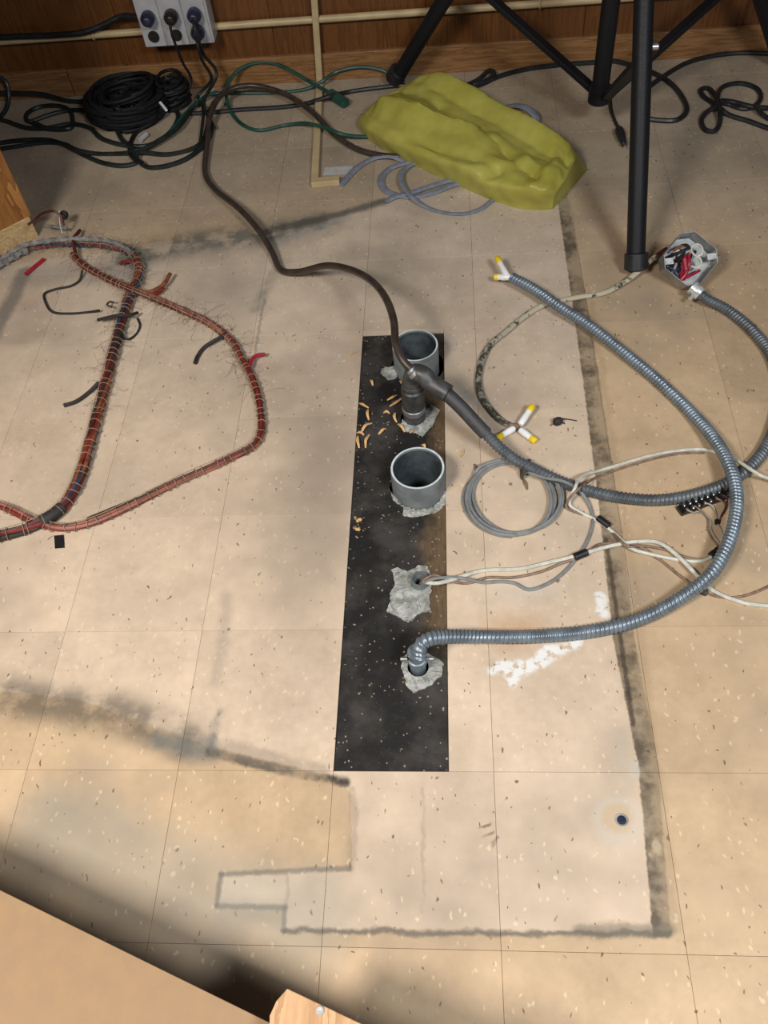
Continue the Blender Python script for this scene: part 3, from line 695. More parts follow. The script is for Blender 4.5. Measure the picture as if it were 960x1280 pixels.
# ------------------------------------------------------------------ grey coil
t=thing('wire_coil','tied round coil of thin grey cable on the pale tiles','coil',tuple(at(640,625)))
c0_=at(640,624); pts=[]
r_c=.0031
N_=5.6
for i,a in enumerate(np.arange(0,N_*2*math.pi,.2)):
    turn=a/(2*math.pi); kx=.074+.0032*(turn-2.5)+.004*math.sin(a*.83+1); ky=.078+.0026*((turn*2.3)%3-1.5)
    ex=.0045*math.sin(turn*2.1); ey=.005*math.cos(turn*1.7)
    bunch=.35+.65*abs(math.sin((a-1.1)/2))      # turns gather under the tie
    pts.append((c0_[0]+ex*bunch+kx*math.cos(a+1.1),c0_[1]+ey*bunch+ky*math.sin(a+1.1),r_c+.0035*(turn%2.6)))
a_end=pts[-1]
mb=MB(); tube(mb,catmull(pts,.006),r_c,8); mb.build('turns',M['grey_cable'],t)
mb=MB(); tube(mb,px_path([(654,588,.012),(680,597,.022),(702,601,.030),(722,611,.014),(735,628,.006),(741,648),(736,672),(722,696),(700,720),(680,732),(660,737),(643,729),(625,727),(605,728,.006),(580,723,.012),(556,722,.018),(540,724,.022),(530,729,.012),(525,731,-.01)],.0029),.0029,8); mb.build('tail',M['grey_cable'],t)
tc=at(653,588,.010)
mb=MB(); tube(mb,np.array([tc+[.004*math.sin(a)*.4,.0125*math.cos(a),.0105*math.sin(a)] for a in np.linspace(0,2*math.pi,16)]),.0052,7,False,flat=.5); mb.build('cable_tie',M['tie'],t)
mb=MB(); bar(mb,tc+[.008,.010,.004],tc+[.014,.022,.002],.006,.004); mb.build('tie_tail',M['tie'],t)

# ------------------------------------------------------------------ loose wires and terminal strip
def cable(name, label, pts, r, mat, cat='wire', group=None, flat=1.0, sides=8, z=None):
    mb=MB(); tube(mb,px_path(pts,r,z),r,sides,flat=flat); return tag(mb.build(name,M[mat]),label,cat,group)
def splice(parent, a, b, r, z=.006, mat='tape'):
    mb=MB(); A_=at(*a,z); B_=at(*b,z); d=(B_-A_)/np.linalg.norm(B_-A_); lathe(mb,A_,[(r*.8,0),(r,.001),(r,np.linalg.norm(B_-A_)-.001),(r*.8,np.linalg.norm(B_-A_))],12,d); mb.build('splice',M[mat],parent)
def wire_thing(label, paths, base_px):
    t=thing('spliced_wire',label,'wire',tuple(at(*base_px)))
    for pts,r,mt in paths:
        mb=MB(); tube(mb,px_path(pts,r,None,.005),r,8); mb.build('wire',M[mt],t)
    return t
t=wire_thing('off white wire pair leaving the narrow pipe through a black splice',[
  ([(526,732,-.02),(531,728,.012),(545,729,.020),(560,726,.016),(585,718,.008),(605,713),(650,711),(690,702,.005),(715,696,.006),(735,690,.006),(765,682,.005),(795,677,.005),(822,678,.006),(845,693,.009),(868,716,.010),(888,736),(915,749),(945,756),(985,756),(1040,735),(1110,720)],.0034,'white_wire'),
  ([(523,733,-.02),(530,725,.014),(542,719,.022),(553,722,.018),(566,727,.010),(585,729),(610,722),(640,722),(675,715),(700,705),(722,697,.005),(738,688,.006),(748,681),(770,679),(797,680,.004)],.0025,'tan_wire')],(620,715))
splice(t,(717,697),(734,690),.0068)
t=wire_thing('off white wire curving over the flexible conduit and back to two splices',[
  ([(1110,640),(1050,640),(1000,622,.006),(965,600,.014),(950,594,.024),(940,588,.027),(925,578,.020),(912,572,.009),(898,566,.006),(880,562),(850,563),(815,569),(780,579),(750,588),(730,594,.018),(722,602,.026),(718,612,.027),(713,621,.016),(712,631,.006),(725,640),(745,650),(760,660),(778,676),(790,686,.009),(815,693,.006),(850,700),(878,701),(895,692,.006)],.0031,'white_wire'),
  ([(880,566),(850,567),(815,574),(775,586),(745,597),(735,603,.018),(722,612,.029),(711,624,.016),(708,634,.006),(722,641),(738,646),(748,651),(764,664),(785,683,.012),(800,682,.009),(830,687),(860,697),(880,699),(893,690,.006)],.0023,'tan_wire')],(800,640))
splice(t,(747,647),(762,658),.0060); splice(t,(888,695),(900,686),.0062)
t=wire_thing('thin brown wire passing under the long flexible conduit past the splice',[
  ([(800,683,.010),(825,700),(850,720),(872,736),(885,742),(905,747),(930,745),(955,736),(985,720),(1040,700),(1100,705)],.0023,'tan_wire')],(850,720))
splice(t,(871,736),(884,742),.0052,.004,'tie')

ta=at(848,641); tb=at(914,616); d=(tb-ta)/np.linalg.norm(tb-ta); nn2=np.array([-d[1],d[0],0])
t=thing('terminal_strip','black terminal strip with screws lying under the crossing conduits','terminal strip',tuple(ta))
L=np.linalg.norm(tb-ta)
mb=MB(); bar(mb,ta+[0,0,.004],tb+[0,0,.004],.018,.008); mb.build('base',M['bakelite'],t,False,.001)
n=8
for i in range(n+1):
    c=ta+d*(.006+(L-.012)*i/n); mb=MB(); bar(mb,c-nn2*.009+[0,0,.011],c+nn2*.009+[0,0,.011],.0022,.008); mb.build('barrier',M['bakelite'],t,False)
for i in range(n):
    for s_ in (-1,1):
        c=ta+d*(.006+(L-.012)*(i+.5)/n)+nn2*s_*.005; mb=MB(); lathe(mb,(c[0],c[1],.008),[(.0032,0),(.0032,.0022),(.0022,.003)],10); mb.build('terminal',M['brass'],t)
for pts,mt in (([(856,636,.012),(868,641,.006),(880,642),(888,650),(889,663),(897,676),(903,684)],'grey_wire'),([(868,632,.012),(876,638,.006),(884,648),(885,662),(890,673),(898,683)],'tan_wire'),
               ([(880,628,.012),(890,632,.006),(895,642),(896,652),(902,664),(905,676),(902,686)],'grey_wire'),([(893,622,.012),(905,628,.010),(906,638),(900,648),(896,653)],'tan_wire'),([(900,618,.012),(909,622,.012),(907,634,.008),(901,646),(899,654)],'maroon')):
    mb=MB(); tube(mb,px_path(pts,.0018,None,.004),.0015,6); mb.build('lead_wire',M[mt],t)
mb=MB(); tube(mb,px_path([(896,650,.003),(896,655,.003)],.003),.0035,8); mb.build('tape_wrap',M['tape'],t)

# ------------------------------------------------------------------ laced wiring harness
t=thing('wiring_harness','frayed red and orange laced wiring harness looped over the floor','wiring harness',tuple(at(170,480)))
def strand_bundle(path, mats, R, rw, turns=1.2, ph=0.0):
    D=px_path(path,R,None,.007); T,N,B=frames(D); s=np.linspace(0,1,len(D))
    for i,mt in enumerate(mats):
        if i==0: D2=D
        else:
            k=len(mats)-1; a=2*math.pi*(i/k)+ph+turns*2*math.pi*s+.5*np.sin(s*23+i*2.1)
            D2=D+(N*np.cos(a)[:,None]+B*np.sin(a)[:,None])*(R-rw)*(.92+.1*np.sin(s*31+i))[:,None]
            D2[:,2]=np.maximum(D2[:,2],rw*.8)
        mb=MB(); tube(mb,D2,rw,6); mb.build('wire',M[mt],t)
    return D,T,N,B
def lacing(DB, R, gap):
    D,T,N,B=DB; mb=MB(); L=0; last=0
    s=np.concatenate([[0],np.cumsum(np.linalg.norm(np.diff(D,axis=0),axis=1))])
    for q in np.arange(gap*.5,s[-1],gap):
        q=q+random.uniform(-.3,.3)*gap
        i=int(np.searchsorted(s,q)); i=max(1,min(i,len(D)-2)); tl=random.uniform(-.35,.35)
        ring=np.array([D[i]+(N[i]*math.cos(a)+B[i]*math.sin(a))*R*1.06+T[i]*R*tl*math.cos(a) for a in np.linspace(0,2*math.pi,13)])
        ring[:,2]=np.maximum(ring[:,2],.001); tube(mb,ring,.0008,4,False)
    i0=np.arange(len(D)); a=.8; line=D+(N*math.cos(a)+B*math.sin(a))*R*1.05; line[:,2]=np.maximum(line[:,2],.001)
    tube(mb,line,.0009,4)
    mb.build('lacing_cord',M['lace'],t)
HB1=[(-30,342),(0,327),(28,311),(70,304),(110,304),(145,308),(165,318),(174,333),(172,350),(163,368),(155,392),(146,424),(138,455),(128,495),(115,545),(104,585),(93,612),(78,634),(52,652),(22,664),(-30,676)]
D1=strand_bundle(HB1,['cloth_black','red','orange','maroon','cloth_black','red','maroon','bluew','orange'],.0105,.0040,2.4)
HB2=[(90,318,.012),(105,332),(130,346),(160,360,.024),(190,372,.012),(225,387),(260,403),(288,425),(303,450),(318,480),(326,515),(326,540),(318,556),(285,574),(240,594),(190,618),(150,638),(112,654),(75,660),(45,652),(10,636),(-30,625)]
D2=strand_bundle(HB2,['orange','red','pinkw','orange','maroon','red'],.0078,.0034,1.7,.7)
D3=strand_bundle([(310,563),(280,576),(240,594),(195,615),(150,634),(110,650)],['maroon','cloth_black','pinkw','red'],.0062,.0028,.6,2)
for DB,R,g in ((D1,.0110,.020),(D2,.0084,.019)): lacing(DB,R,g)
# grey lint and black wrap along the upper arch
mb=MB(); tube(mb,px_path([(0,325,.02),(28,308,.024),(70,300,.024),(110,299,.024),(145,304,.024),(165,316,.022)],.02),.0055,8,rad=lambda s,th:.0009*np.sin(s*220+th*3)+.0009*np.sin(s*730+th)); mb.build('lint_wrap',M['dust'],t)
mb=MB(); tube(mb,px_path([(-30,346,.008),(0,330,.010),(20,318,.012),(34,311,.014)],.008,None,.004),.0095,8,rad=lambda s,th:.0016*np.sin(s*260+th*3)+.0012*np.sin(s*610)); mb.build('lint_wrap',M['dust'],t)
def stub(pts, r, mt, name='wire_stub'):
    mb=MB(); tube(mb,px_path(pts,r,None,.004),r,7); mb.build(name,M[mt],t)
stub([(32,343),(45,332),(55,324)],.0045,'redbright'); stub([(182,366,.014),(195,362,.012),(206,354,.014),(213,342,.018)],.0046,'orange'); stub([(184,368,.012),(194,368,.010),(205,360,.010)],.004,'red')
stub([(150,330,.014),(156,327,.014),(166,327,.016),(172,332,.016)],.0044,'red')
stub([(312,458,.012),(315,450,.012),(322,444,.012),(331,443,.012)],.004,'redbright'); stub([(244,454),(247,446),(256,434),(272,424,.01),(282,418,.012)],.0042,'cloth_black')
stub([(80,507),(95,502),(112,490),(124,478,.010)],.0042,'cloth_black'); stub([(122,400,.016),(138,396,.022),(150,394,.026),(162,394,.022),(172,391,.012)],.0036,'cloth_black','tie_cord')
stub([(148,404,.012),(158,424,.008),(168,420),(175,408),(172,398)],.0024,'cloth_black','tie_cord'); stub([(140,384,.014),(134,381,.014),(137,377,.014),(142,378,.014)],.002,'cloth_black','tie_cord')
stub([(103,338,.012),(100,350),(90,357),(68,362),(56,367),(57,378),(66,390),(88,392),(112,390),(124,388,.010)],.0028,'cloth_black','loose_wire')
stub([(35,281,.075),(46,272,.078),(55,266,.07),(68,264,.06),(76,270,.05),(80,282,.03)],.0028,'maroon','loose_wire')
stub([(74,264,.035),(75,280,.022),(78,292,.016)],.0010,'white','lacing_end'); stub([(58,282,.016),(72,284,.018),(84,286,.016)],.0035,'dust')
stub([(100,288,.012),(92,300,.022),(95,318,.012),(104,334,.010)],.0042,'maroon')
mb=MB(); c=at(78,274,.028); lathe(mb,c,[(.004,0),(.009,.004),(.010,.014),(.006,.02)],10,(.3,.6,.4)); mb.build('plug_end',M['cloth_black'],t)
mb=MB(); q=[at(a,b)[:2] for a,b in ((69,686),(81,685),(80,669),(68,670))]; prism(mb,[tuple(p) for p in q],.0004,.0016); mb.build('tape_tag',M['tape'],t,False)
mb=MB(); tube(mb,px_path([(78,634,.0105),(66,644,.0115),(52,652,.0105)],.0105,None,.004),.0116,10); mb.build('tape_wrap',M['cloth_black'],t)
# frayed braid
def fray(DB, n, lo, hi, mt, spread, R):
    D,T,N,B=DB; mb=MB()
    for _ in range(n):
        i=int(len(D)*random.uniform(lo,hi)); a=random.uniform(0,2*math.pi); o=N[i]*math.cos(a)+B[i]*math.sin(a); o[2]=abs(o[2])*.6
        p=D[i]+o*R*.8; v=o*.7+T[i]*random.uniform(-.8,.8); v/=np.linalg.norm(v); q=[p]; L=random.uniform(.3,1)*spread
        for s_ in range(6):
            v=v+rng.normal(0,.38,3)*[1,1,.6]; v[2]-=.12; v/=np.linalg.norm(v); p=p+v*L/6; p[2]=max(p[2],.0006); q.append(p)
        tube(mb,np.array(q),.00022,3,False)
    mb.build('frayed_braid',M[mt],t,kind='stuff')
fray(D1,420,.02,.45,'dust',.035,.011); fray(D1,200,.15,.70,'cloth_black',.05,.0105); fray(D2,110,.02,.30,'copper',.05,.008); fray(D2,50,.25,.45,'cloth_black',.07,.008); fray(D2,60,.2,.5,'copper',.06,.008)

# ------------------------------------------------------------------ lime bag
def lime_bag():
    # outline stations along the bag: front foot, front shoulder, top crest, back foot (photo x, y, height)
    st=[((449,158,.0),(449,147,.028),(470,126,.045),(494,112,.030),(500,112,0)),
        ((456,172,.0),(455,157,.045),(480,128,.075),(520,96,.070),(528,104,0)),
        ((487,193,.0),(485,174,.050),(520,138,.090),(550,92,.085),(562,112,0)),
        ((530,213,.0),(527,192,.052),(560,152,.086),(580,105,.080),(592,126,0)),
        ((575,233,.0),(573,209,.056),(604,168,.082),(610,118,.075),(622,142,0)),
        ((615,251,.0),(613,227,.056),(640,184,.080),(650,142,.072),(660,166,0)),
        ((648,261,.0),(648,235,.062),(668,204,.080),(685,163,.070),(697,184,0)),
        ((678,263,.0),(680,236,.066),(695,212,.074),(708,178,.064),(722,200,0)),
        ((692,261,.0),(693,243,.045),(706,226,.052),(722,192,.046),(735,212,0))]
    G_=np.array([[at(*p) for p in s] for s in st])            # 9 x 5 x 3
    G2=np.stack([catmull(G_[:,j],.001) if False else np.stack([np.interp(np.linspace(0,8,97),range(9),G_[:,j,c]) for c in range(3)],1) for j in range(5)],1)
    # smooth the interpolation along the length
    for _ in range(5): G2[1:-1]=.25*G2[:-2]+.5*G2[1:-1]+.25*G2[2:]
    nu=97; nv=61; out=np.zeros((nu,nv,3))
    for i in range(nu):
        D=resample(G2[i],.0008)
        s=np.linspace(0,len(D)-1,nv); q=np.stack([np.interp(s,range(len(D)),D[:,c]) for c in range(3)],1)
        for _ in range(3): q[1:-1]=.25*q[:-2]+.5*q[1:-1]+.25*q[2:]
        out[i]=q
    # folds and crumples
    u=np.linspace(0,1,nu)[:,None]; v=np.linspace(0,1,nv)[None,:]
    def crease(a,b,w,h):
        a=np.array(a);b=np.array(b);ba=b-a; q=np.clip(((u-a[0])*ba[0]+(v-a[1])*ba[1])/(ba@ba),0,1)
        d=np.sqrt((u-a[0]-q*ba[0])**2+((v-a[1]-q*ba[1])*.55)**2); return 1.45*h*np.maximum(0,1-d/w)**1.25
    hgt=crease((.10,.30),(.55,.42),.05,.012)+crease((.50,.42),(.80,.30),.05,-.012)+crease((.25,.62),(.95,.60),.06,-.010)+crease((.15,.72),(.9,.78),.05,.008)
    hgt=hgt+crease((.50,.10),(.70,.40),.05,.009)+crease((.58,.12),(.64,.24),.03,-.007)+crease((.30,.16),(.62,.24),.03,-.008)+crease((.02,.2),(.5,.13),.025,.006)
    hgt=hgt+crease((.80,.18),(.86,.60),.05,.007)+crease((.06,.55),(.3,.5),.05,-.008)+crease((.12,.85),(.5,.88),.05,.006)+crease((.30,.5),(.8,.52),.10,-.010)+crease((.05,.30),(.28,.42),.06,.008)
    from mathutils import noise as mn
    for i in range(nu):
        for j in range(nv):
            p=out[i,j]; e=math.sin(math.pi*j/(nv-1))**.7
            k=mn.noise(Vector(p*9))*.009+abs(mn.noise(Vector(p*21+5)))*.0035+mn.noise(Vector(p*70))*.0016
            out[i,j,2]=max(.0006,p[2]+(hgt[i,j]+k-.002)*e*min(1,i/3+.2,(nu-1-i)/3+.2))
            if 0<j<nv-1: out[i,j,:2]+=np.array([mn.noise(Vector(p*25+9)),mn.noise(Vector(p*25+31))])*.006*(1-e*.5)
    mb=MB(); f=[]
    for i in range(nu-1):
        for j in range(nv-1): f.append((i*nv+j,(i+1)*nv+j,(i+1)*nv+j+1,i*nv+j+1))
    f.append(tuple(range(nv))); f.append(tuple((nu-1)*nv+j for j in range(nv-1,-1,-1)))
    f.append(tuple([i*nv for i in range(nu-1,-1,-1)]+[i*nv+nv-1 for i in range(nu)]))
    mb.add(out.reshape(-1,3),f); return mb.build('vinyl_bag',M['bag'])
bag=lime_bag(); tag(bag,'crumpled lime yellow vinyl bag lying full on the floor','bag')
me=bag.data; bm=bmesh.new(); bm.from_mesh(me); bmesh.ops.recalc_face_normals(bm,faces=bm.faces); bm.to_mesh(me); bm.free()
# grey flat cables spilling from the bag
def ribbon(label, pts, w=.0085):
    D=px_path(pts,.004,None,.006); mb=MB(); tube(mb,D,w,8,flat=.32); tag(mb.build('flat_cable',M['strap']),label,'cable')
ribbon('grey flat cable whose end touches the beige raceway',[(426,231),(434,222),(447,209),(466,198,.006),(488,195,.012),(505,200,.006),(525,200,.005)])
ribbon('grey flat cable with a cut end curving under the bag',[(481,252),(493,246,.006),(515,240,.010),(540,232,.008),(560,226,.005),(585,222,.005)])
ribbon('grey flat cable in an open loop close to the bag front',[(520,200,.005),(503,205,.006),(488,210),(477,222),(480,236),(494,243),(516,246),(540,241),(566,231,.005),(590,225,.005)])
ribbon('long thin grey flat cable arcing furthest out from the bag',[(530,200,.005),(512,207,.008),(502,216,.012),(503,230,.014),(514,245,.014),(530,257,.006),(552,265),(580,267),(602,260),(614,251),(628,240)],.0062)
ribbon('short grey flat cable bent up behind the lime bag',[(630,134),(642,132,.016),(656,134,.028),(668,142,.02),(672,152,.006),(664,152),(655,147,.008),(648,150)],.010)

# ------------------------------------------------------------------ black tripod stand
TC=np.array([.54,1.82]); feet=[at(491,106),at(794,346),np.array([1.045,2.085,0])]
t=thing('tripod_stand','black metal tripod stand with round legs and braces','stand',(.54,1.82,0))
mb=MB(); lathe(mb,(TC[0],TC[1],0),[(.017,.085),(.020,.087),(.020,1.10)],20); mb.build('column',M['paint_black'],t)
mb=MB(); lathe(mb,(TC[0],TC[1],0),[(.022,.080),(.026,.083),(.026,.118),(.022,.121)],20); mb.build('lower_collar',M['paint_black'],t)
mb=MB(); lathe(mb,(TC[0],TC[1],0),[(.024,.78),(.055,.79),(.055,.84),(.024,.86)],20); mb.build('upper_collar',M['paint_black'],t)
for k,fo in enumerate(feet):
    h=TC-fo[:2]; Ln=np.linalg.norm(h); h=h/Ln
    hd=np.array([h[0],h[1],0]); top=np.array([TC[0],TC[1],.81])-hd*.03; r=.019
    foot=np.array([fo[0],fo[1],0]); ax=(top-foot)/np.linalg.norm(top-foot)
    st=foot+ax*.03; st[2]=max(st[2],.02)
    mb=MB(); tube(mb,resample([st,top],.05),r,20); leg=mb.build('leg',M['paint_black'],t)
    mb=MB(); prof=[(.020,.0),(.0245,.003),(.0245,.034),(.0205,.036)]; lathe(mb,foot+ax*.006+[0,0,.009],prof,20,ax); mb.build('rubber_foot',M['rubber'],leg)
    ha=.30 if k!=1 else .36
    pt=foot+ax*(ha/ax[2]); side=np.array([-h[1],h[0],0])*(-.012 if k==1 else .012)
    b0=np.array([TC[0],TC[1],.10])-hd*.02
    mb=MB(); bar(mb,b0+side,pt+side*1.7,.024,.012,tuple(np.cross(pt-b0,side))); br=mb.build('brace',M['paint_black'],t,False,.001)
    mb=MB(); lathe(mb,pt+side*1.4,[(.006,0),(.006,.012),(.004,.014)],12,side/np.linalg.norm(side)); mb.build('bolt',M['zinc'],t)

# ------------------------------------------------------------------ cables along the wall
def tangle():
    t=thing('cable_coil','big heap of coiled matt black cable below the outlet box','coil',tuple(at(165,150)))
    def ring(c, rx, ry, z0, z1, loops, r, name):
        pts=[]
        for i in range(loops):
            a0=random.uniform(0,6.28); sx=random.uniform(.35,1.0)**.6; sy=random.uniform(.35,1.0)**.6; tx=random.uniform(-.35,.35)*(1-sx*.6); cx=c[0]+random.uniform(-.2,.2)*rx*(1-sx); cy=c[1]+random.uniform(-.2,.2)*ry*(1-sy)
            z=z0+(z1-z0)*((i*.618)%1)*(1.25-sx*.6)
            for a in np.linspace(0,2*math.pi,15,endpoint=False)+a0:
                pts.append((cx+rx*sx*math.cos(a),cy+ry*sy*math.sin(a),max(r,z+rx*tx*.6*math.cos(a))))
        mb=MB(); tube(mb,catmull(pts,.016),r,6); mb.build(name,M['coil_black'],t)
    a=at(164,143); ring((a[0],a[1]),.115,.105,.006,.085,34,.0048,'main_turns')
    b=at(217,118,.03); ring((b[0],b[1]),.045,.05,.01,.09,20,.0045,'small_turns')
    mb=MB(); bar(mb,at(200,128,.075),at(208,138,.075),.006,.004); mb.build('label_tag',M['white'],t,False)
    mb=MB(); tube(mb,resample([at(175,175,.008),at(183,168,.008)],.004),.007,10); mb.build('plug',M['plate'],t)
    return t
tangle()
K='greenblack'
cable('extension_cord','dark cord loop standing at the far wall corner by the desk',[(0,96,.075),(8,104,.060),(11,120,.032),(8,136,.012),(0,148),(10,152),(35,160),(60,160),(90,155),(112,160),(125,172),(140,178),(160,182),(185,182),(205,172),(217,160),(223,145),(218,135,.01)],.0062,K,'cord')
cable('extension_cord','dark cord lying along the baseboard into the cable heap',[(-20,116,.036),(20,116,.030),(55,118,.022),(80,125,.010),(98,127),(114,124)],.0058,K,'cord')
cable('extension_cord','dark cord forming a small oval loop before the cable heap',[(112,138,.008),(85,138),(60,144),(36,152),(34,142),(48,134),(70,132),(86,137),(91,150),(88,160,.010),(60,160,.014),(42,153,.014)],.0058,K,'cord')
cable('extension_cord','pair of dark cords running from the desk edge to a wide loop',[(-20,182),(20,176),(60,175),(85,183),(105,194),(130,204),(155,207),(170,203),(172,192,.014),(195,178,.016),(222,160,.016),(240,136,.012),(252,124,.010)],.0060,K,'cord')
cable('extension_cord','dark cord on the floor side of the pair from the desk edge',[(-20,190),(20,183),(60,178),(80,180,.01),(98,188,.016),(120,192),(150,192),(175,190,.014),(210,193),(240,186),(252,178),(258,168)],.0056,K,'cord')
cable('extension_cord','dark cord in a round loop lowest of the tangled cords',[(160,128,.012),(148,140,.012),(146,160),(152,174),(165,186,.012),(172,200,.01),(185,209),(205,208),(230,200),(248,188),(262,172),(265,158),(262,148,.01)],.0060,K,'cord')
cable('extension_cord','dark cord hugging the heap in a tall loop',[(205,140,.02),(190,152,.016),(172,164),(163,180),(165,196,.012),(178,204,.014)],.0056,'coil_black','cord')
cable('plug_cord','thin black cord dropping from the outlet box first of three',[(192,25,.17),(180,48,.13),(166,70,.09),(158,82,.07)] ,.0035,'coil_black','cord')
Wp=lambda x,z,y=2.11: (x,y,z)
def wcable(label, pts, r, mat):
    D=catmull(pts,.008); mb=MB(); tube(mb,D,r,8); tag(mb.build('plug_cord',M[mat]),label,'cord')
wcable('thin black cord dropping straight from the middle plug into the heap',[(-.510,2.06,.222),(-.508,2.045,.20),(-.505,2.06,.12),(-.500,2.08,.06),(-.52,2.05,.03)],.0036,'coil_black')
wcable('dark cord dropping from the outermost plug to the brown cable',[(-.450,2.06,.222),(-.444,2.040,.20),(-.447,2.07,.13),(-.43,2.09,.07),tuple(at(255,128,.03)),tuple(at(268,160,.012))],.0045,'greenblack')
wcable('dark cord hanging beside it from the lower navy plug',[(-.452,2.06,.180),(-.450,2.045,.165),(-.452,2.06,.12),(-.445,2.08,.06),tuple(at(248,120,.02)),tuple(at(254,136,.02)),tuple(at(250,180,.01))],.0042,'greenblack')
wcable('slack black cord lying on the wall conduit toward the outlet box',[(-1.05,2.136,.178),(-.95,2.133,.178),(-.84,2.130,.176),(-.76,2.128,.180),(-.70,2.130,.195),(-.65,2.128,.212),(-.603,2.11,.215)],.0075,'rubber')
t=thing('green_cord','green outdoor extension cord with a socket end near the raceway','cord',tuple(at(330,160)))
mb=MB(); tube(mb,px_path([(212,165,.012),(225,150,.014),(240,134,.016),(262,118,.018),(284,116,.012),(330,116),(380,112),(402,102,.018),(420,90,.028),(448,84,.034),(475,87,.024),(492,95,.012),(505,102)],.0048),.0048,8); mb.build('cord',M['green'],t)
mb=MB(); tube(mb,px_path([(470,171),(440,170,.016),(425,167,.026),(408,160,.026),(380,154,.016),(355,157),(325,163),(305,157),(289,140),(283,120,.022),(286,103,.036),(298,88,.052),(318,79,.060),(345,80,.054),(370,92,.036),(390,104,.024),(408,114,.018),(416,120,.012)],.0048),.0048,8); mb.build('cord',M['green'],t)
mb=MB(); a=at(411,116,.014); b=at(433,130,.012); bar(mb,a,b,.024,.020); mb.build('socket_end',M['green'],t,False,.005)
cable('extension_cord','dark cord running from the brown cable to the tripod foot',[(235,142),(270,140),(300,137),(350,134),(380,130),(410,121,.022),(435,115),(470,110),(500,107),(520,108)],.0058,'rubber','cord')
cable('extension_cord','dark cord along the baseboard behind the lime bag with one loop',[(560,112),(584,106),(600,98),(612,88,.012),(618,92,.012),(605,102,.014),(590,106,.016),(600,106),(625,95),(660,86),(700,81),(740,78),(765,76),(790,82),(830,98),(852,120),(858,140),(845,150),(820,150),(800,146)],.0062,'rubber','cord')
cable('extension_cord','dark cord sweeping behind the tripod toward the far corner',[(795,122),(812,108),(830,95),(860,78),(890,70),(925,66),(975,68),(1010,72)],.0060,'rubber','cord')
cable('extension_cord','dark cord knotted in small loops out on the open floor',[(1000,172),(960,160),(935,151),(912,144),(902,137,.012),(890,128),(879,120),(876,112),(884,110),(894,120,.010),(896,132,.018),(884,140,.012),(877,150),(883,163),(893,164),(900,152),(900,140,.016),(897,122,.012),(905,108),(925,104),(945,110),(951,122),(944,132),(930,136),(910,130),(900,126,.018),(915,127,.012),(940,133,.014),(980,136),(1010,138)],.0058,'rubber','cord')
cable('extension_cord','dark cord end trailing over the knotted loops',[(944,132,.018),(952,142,.010),(965,150),(1000,156)],.0056,'rubber','cord')
t=thing('inline_plug','small black inline plug on a short cord by the tripod leg','plug',tuple(at(775,170)))
mb=MB(); tube(mb,px_path([(763,122,.012),(764,135),(768,150),(774,162)],.004),.004,8); mb.build('cord',M['rubber'],t)
mb=MB(); a=at(773,160,.011); b=at(780,180,.011); d_=(b-a)/np.linalg.norm(b-a); lathe(mb,a,[(.005,0),(.009,.005),(.011,.012),(.011,.030),(.007,np.linalg.norm(b-a))],10,d_); mb.build('body',M['rubber'],t)
mb=MB(); lathe(mb,b,[(.002,0),(.002,.012)],6,d_); mb.build('prong',M['zinc'],t)

# ------------------------------------------------------------------ small things on the floor
sh=[((463,475),(466,482),'two toned wood chip highest on the strip'),((500,476),(507,487),'pale wood shaving against the upper wide pipe'),((484,500),(496,494),'dull shaving between the strip middle and the coupling'),
    ((487,508),(503,497),'long bent shaving beside the coupling neck'),((449,504),(461,510),'shaving lying across the strip edge at mid height'),((460,512),(461,525),'upright shaving under the one crossing the strip edge'),
    ((452,540),(465,529),'broad slanting shaving near the strip edge'),((446,541),(455,544),'small shaving poking over the strip edge'),((473,543),(483,536),'short thick shaving on bare black mastic'),
    ((479,516),(487,517),'tiny shaving alone in the middle of the group'),((494,516),(496,528),'straight shaving pointing down toward the coupling foot'),((497,530),(506,540),'long shaving lowest beside the coupling foot'),
    ((447,545),(449,560),'thin dark shaving along the strip edge, lowest of the group'),((462,543),(457,560),'curved shaving lowest inside the strip edge'),((527,556),(531,561),'tiny chip near the lower wide pipe'),((512,541),(516,537),'splinter by the grout at the coupling')]
for a,b,lab in sh:
    A_=at(*a,ZM+.002); B_=at(*b,ZM+.002); m_=(A_+B_)/2+[random.uniform(-.003,.003),random.uniform(-.003,.003),.004]
    mb=MB(); D=catmull([A_,m_,B_],.003); w_=np.interp(np.linspace(0,1,len(D)),[0,.4,1],[.0018,.0034,.0016]); tube(mb,D,w_,6,flat=.35); tag(mb.build('wood_shaving',M['shaving']),lab,'shaving','pale wood shavings on the black strip')
t=thing('burnt_stub','small charred black connector stub near the taped wire ends','connector',tuple(at(697,526)))
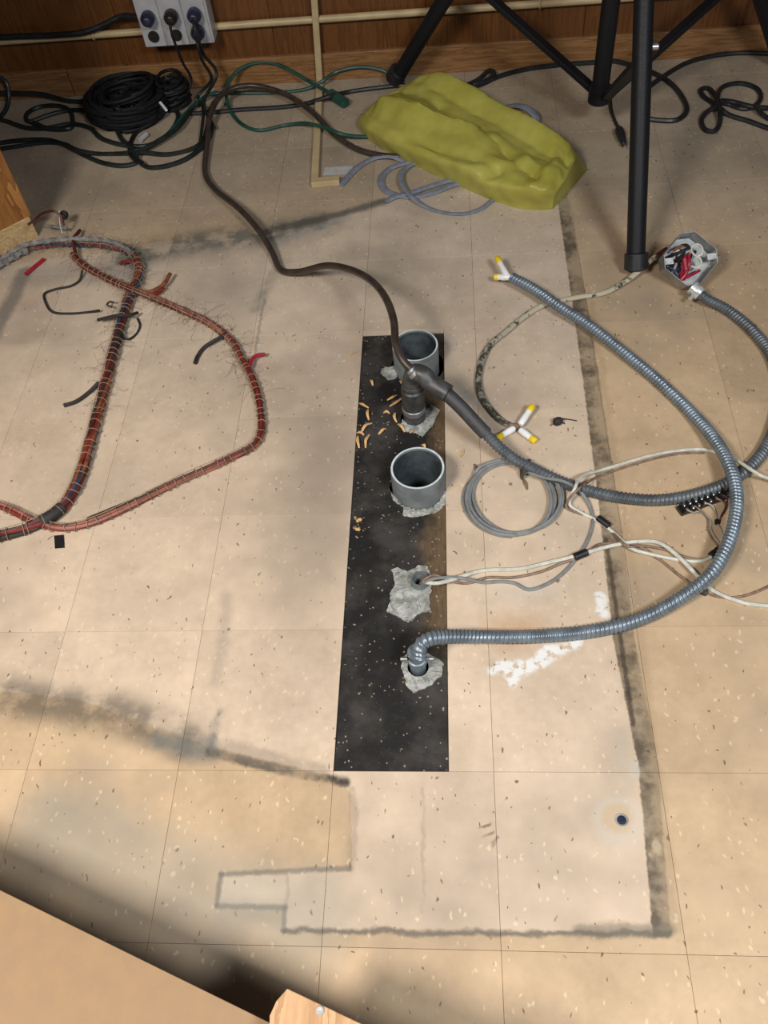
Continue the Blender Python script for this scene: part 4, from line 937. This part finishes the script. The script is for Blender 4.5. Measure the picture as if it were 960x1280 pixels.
mb=MB(); c=at(697,527,.006); lathe(mb,c-[.008,.003,0],[(.003,0),(.0075,.003),(.0085,.010),(.006,.016),(.0025,.018)],10,(1,.35,.1)); mb.build('body',M['cloth_black'],t)
wires(t,'cloth_black',.0010,[(700,523,.005),(710,524,.004),(721,526,.002)],[(701,526,.004),(706,530,.002)]); wires(t,'tan_wire',.0014,[(693,528,.004),(688,532,.002)])
def debris(name, label, a, b, r, mat, cat):
    A_=at(*a,r*.6); B_=at(*b,r*.6); mb=MB(); D=catmull([A_,(A_+B_)/2+[.001,.001,.001],B_],.002)
    tube(mb,D,np.interp(np.linspace(0,1,len(D)),[0,.5,1],[r*.5,r,r*.4]),7,flat=.5); tag(mb.build(name,M[mat]),label,cat)
debris('wood_crumb','brown crumb of wood inside the grey coil',(653,598),(659,612),.0034,'tan_wire','debris')
debris('wood_crumb','small brown crumb inside the grey coil near its tie',(637,604),(638,607),.0026,'tan_wire','debris')
debris('wood_crumb','brown crumb just outside the grey coil',(593,580),(594,588),.0030,'tan_wire','debris')
debris('wood_sliver','tan wood sliver on the tile left of the strip top',(433,446),(447,439),.0020,'shaving','debris')
debris('wood_sliver','tan wood sliver between the lower wide pipe and the coil',(576,572),(580,561),.0022,'shaving','debris')
t=thing('crumb_heap','little heap of pale crumbs on the strip edge','debris',tuple(at(447,655,ZM)))
for i in range(9):
    p=at(447+random.uniform(-4,4),654+random.uniform(-9,9),ZM); mb=MB(); lathe(mb,(p[0],p[1],ZM),[(.002,0),(random.uniform(.002,.004),.0015),(.0012,random.uniform(.003,.005))],6); mb.build('crumb',M['shaving' if i%3 else 'tan_wire'],t)
q=at(777,1025); t=thing('anchor_bolt','dark recessed bolt in a scraped hole of the pale tile','bolt',(q[0],q[1],0))
mb=MB(); lathe(mb,(q[0],q[1],0),[(.0085,.0003),(.0088,.0011),(.0076,.0016),(.0066,.0012),(.0062,.0004)],24); mb.build('hole_lip',M['grout'],t)
mb=MB(); lathe(mb,(q[0],q[1],0),[(.0063,.0002),(.0058,.0010),(.0030,.0014),(.0022,.0006)],18); mb.build('bolt_head',M['navy'],t)
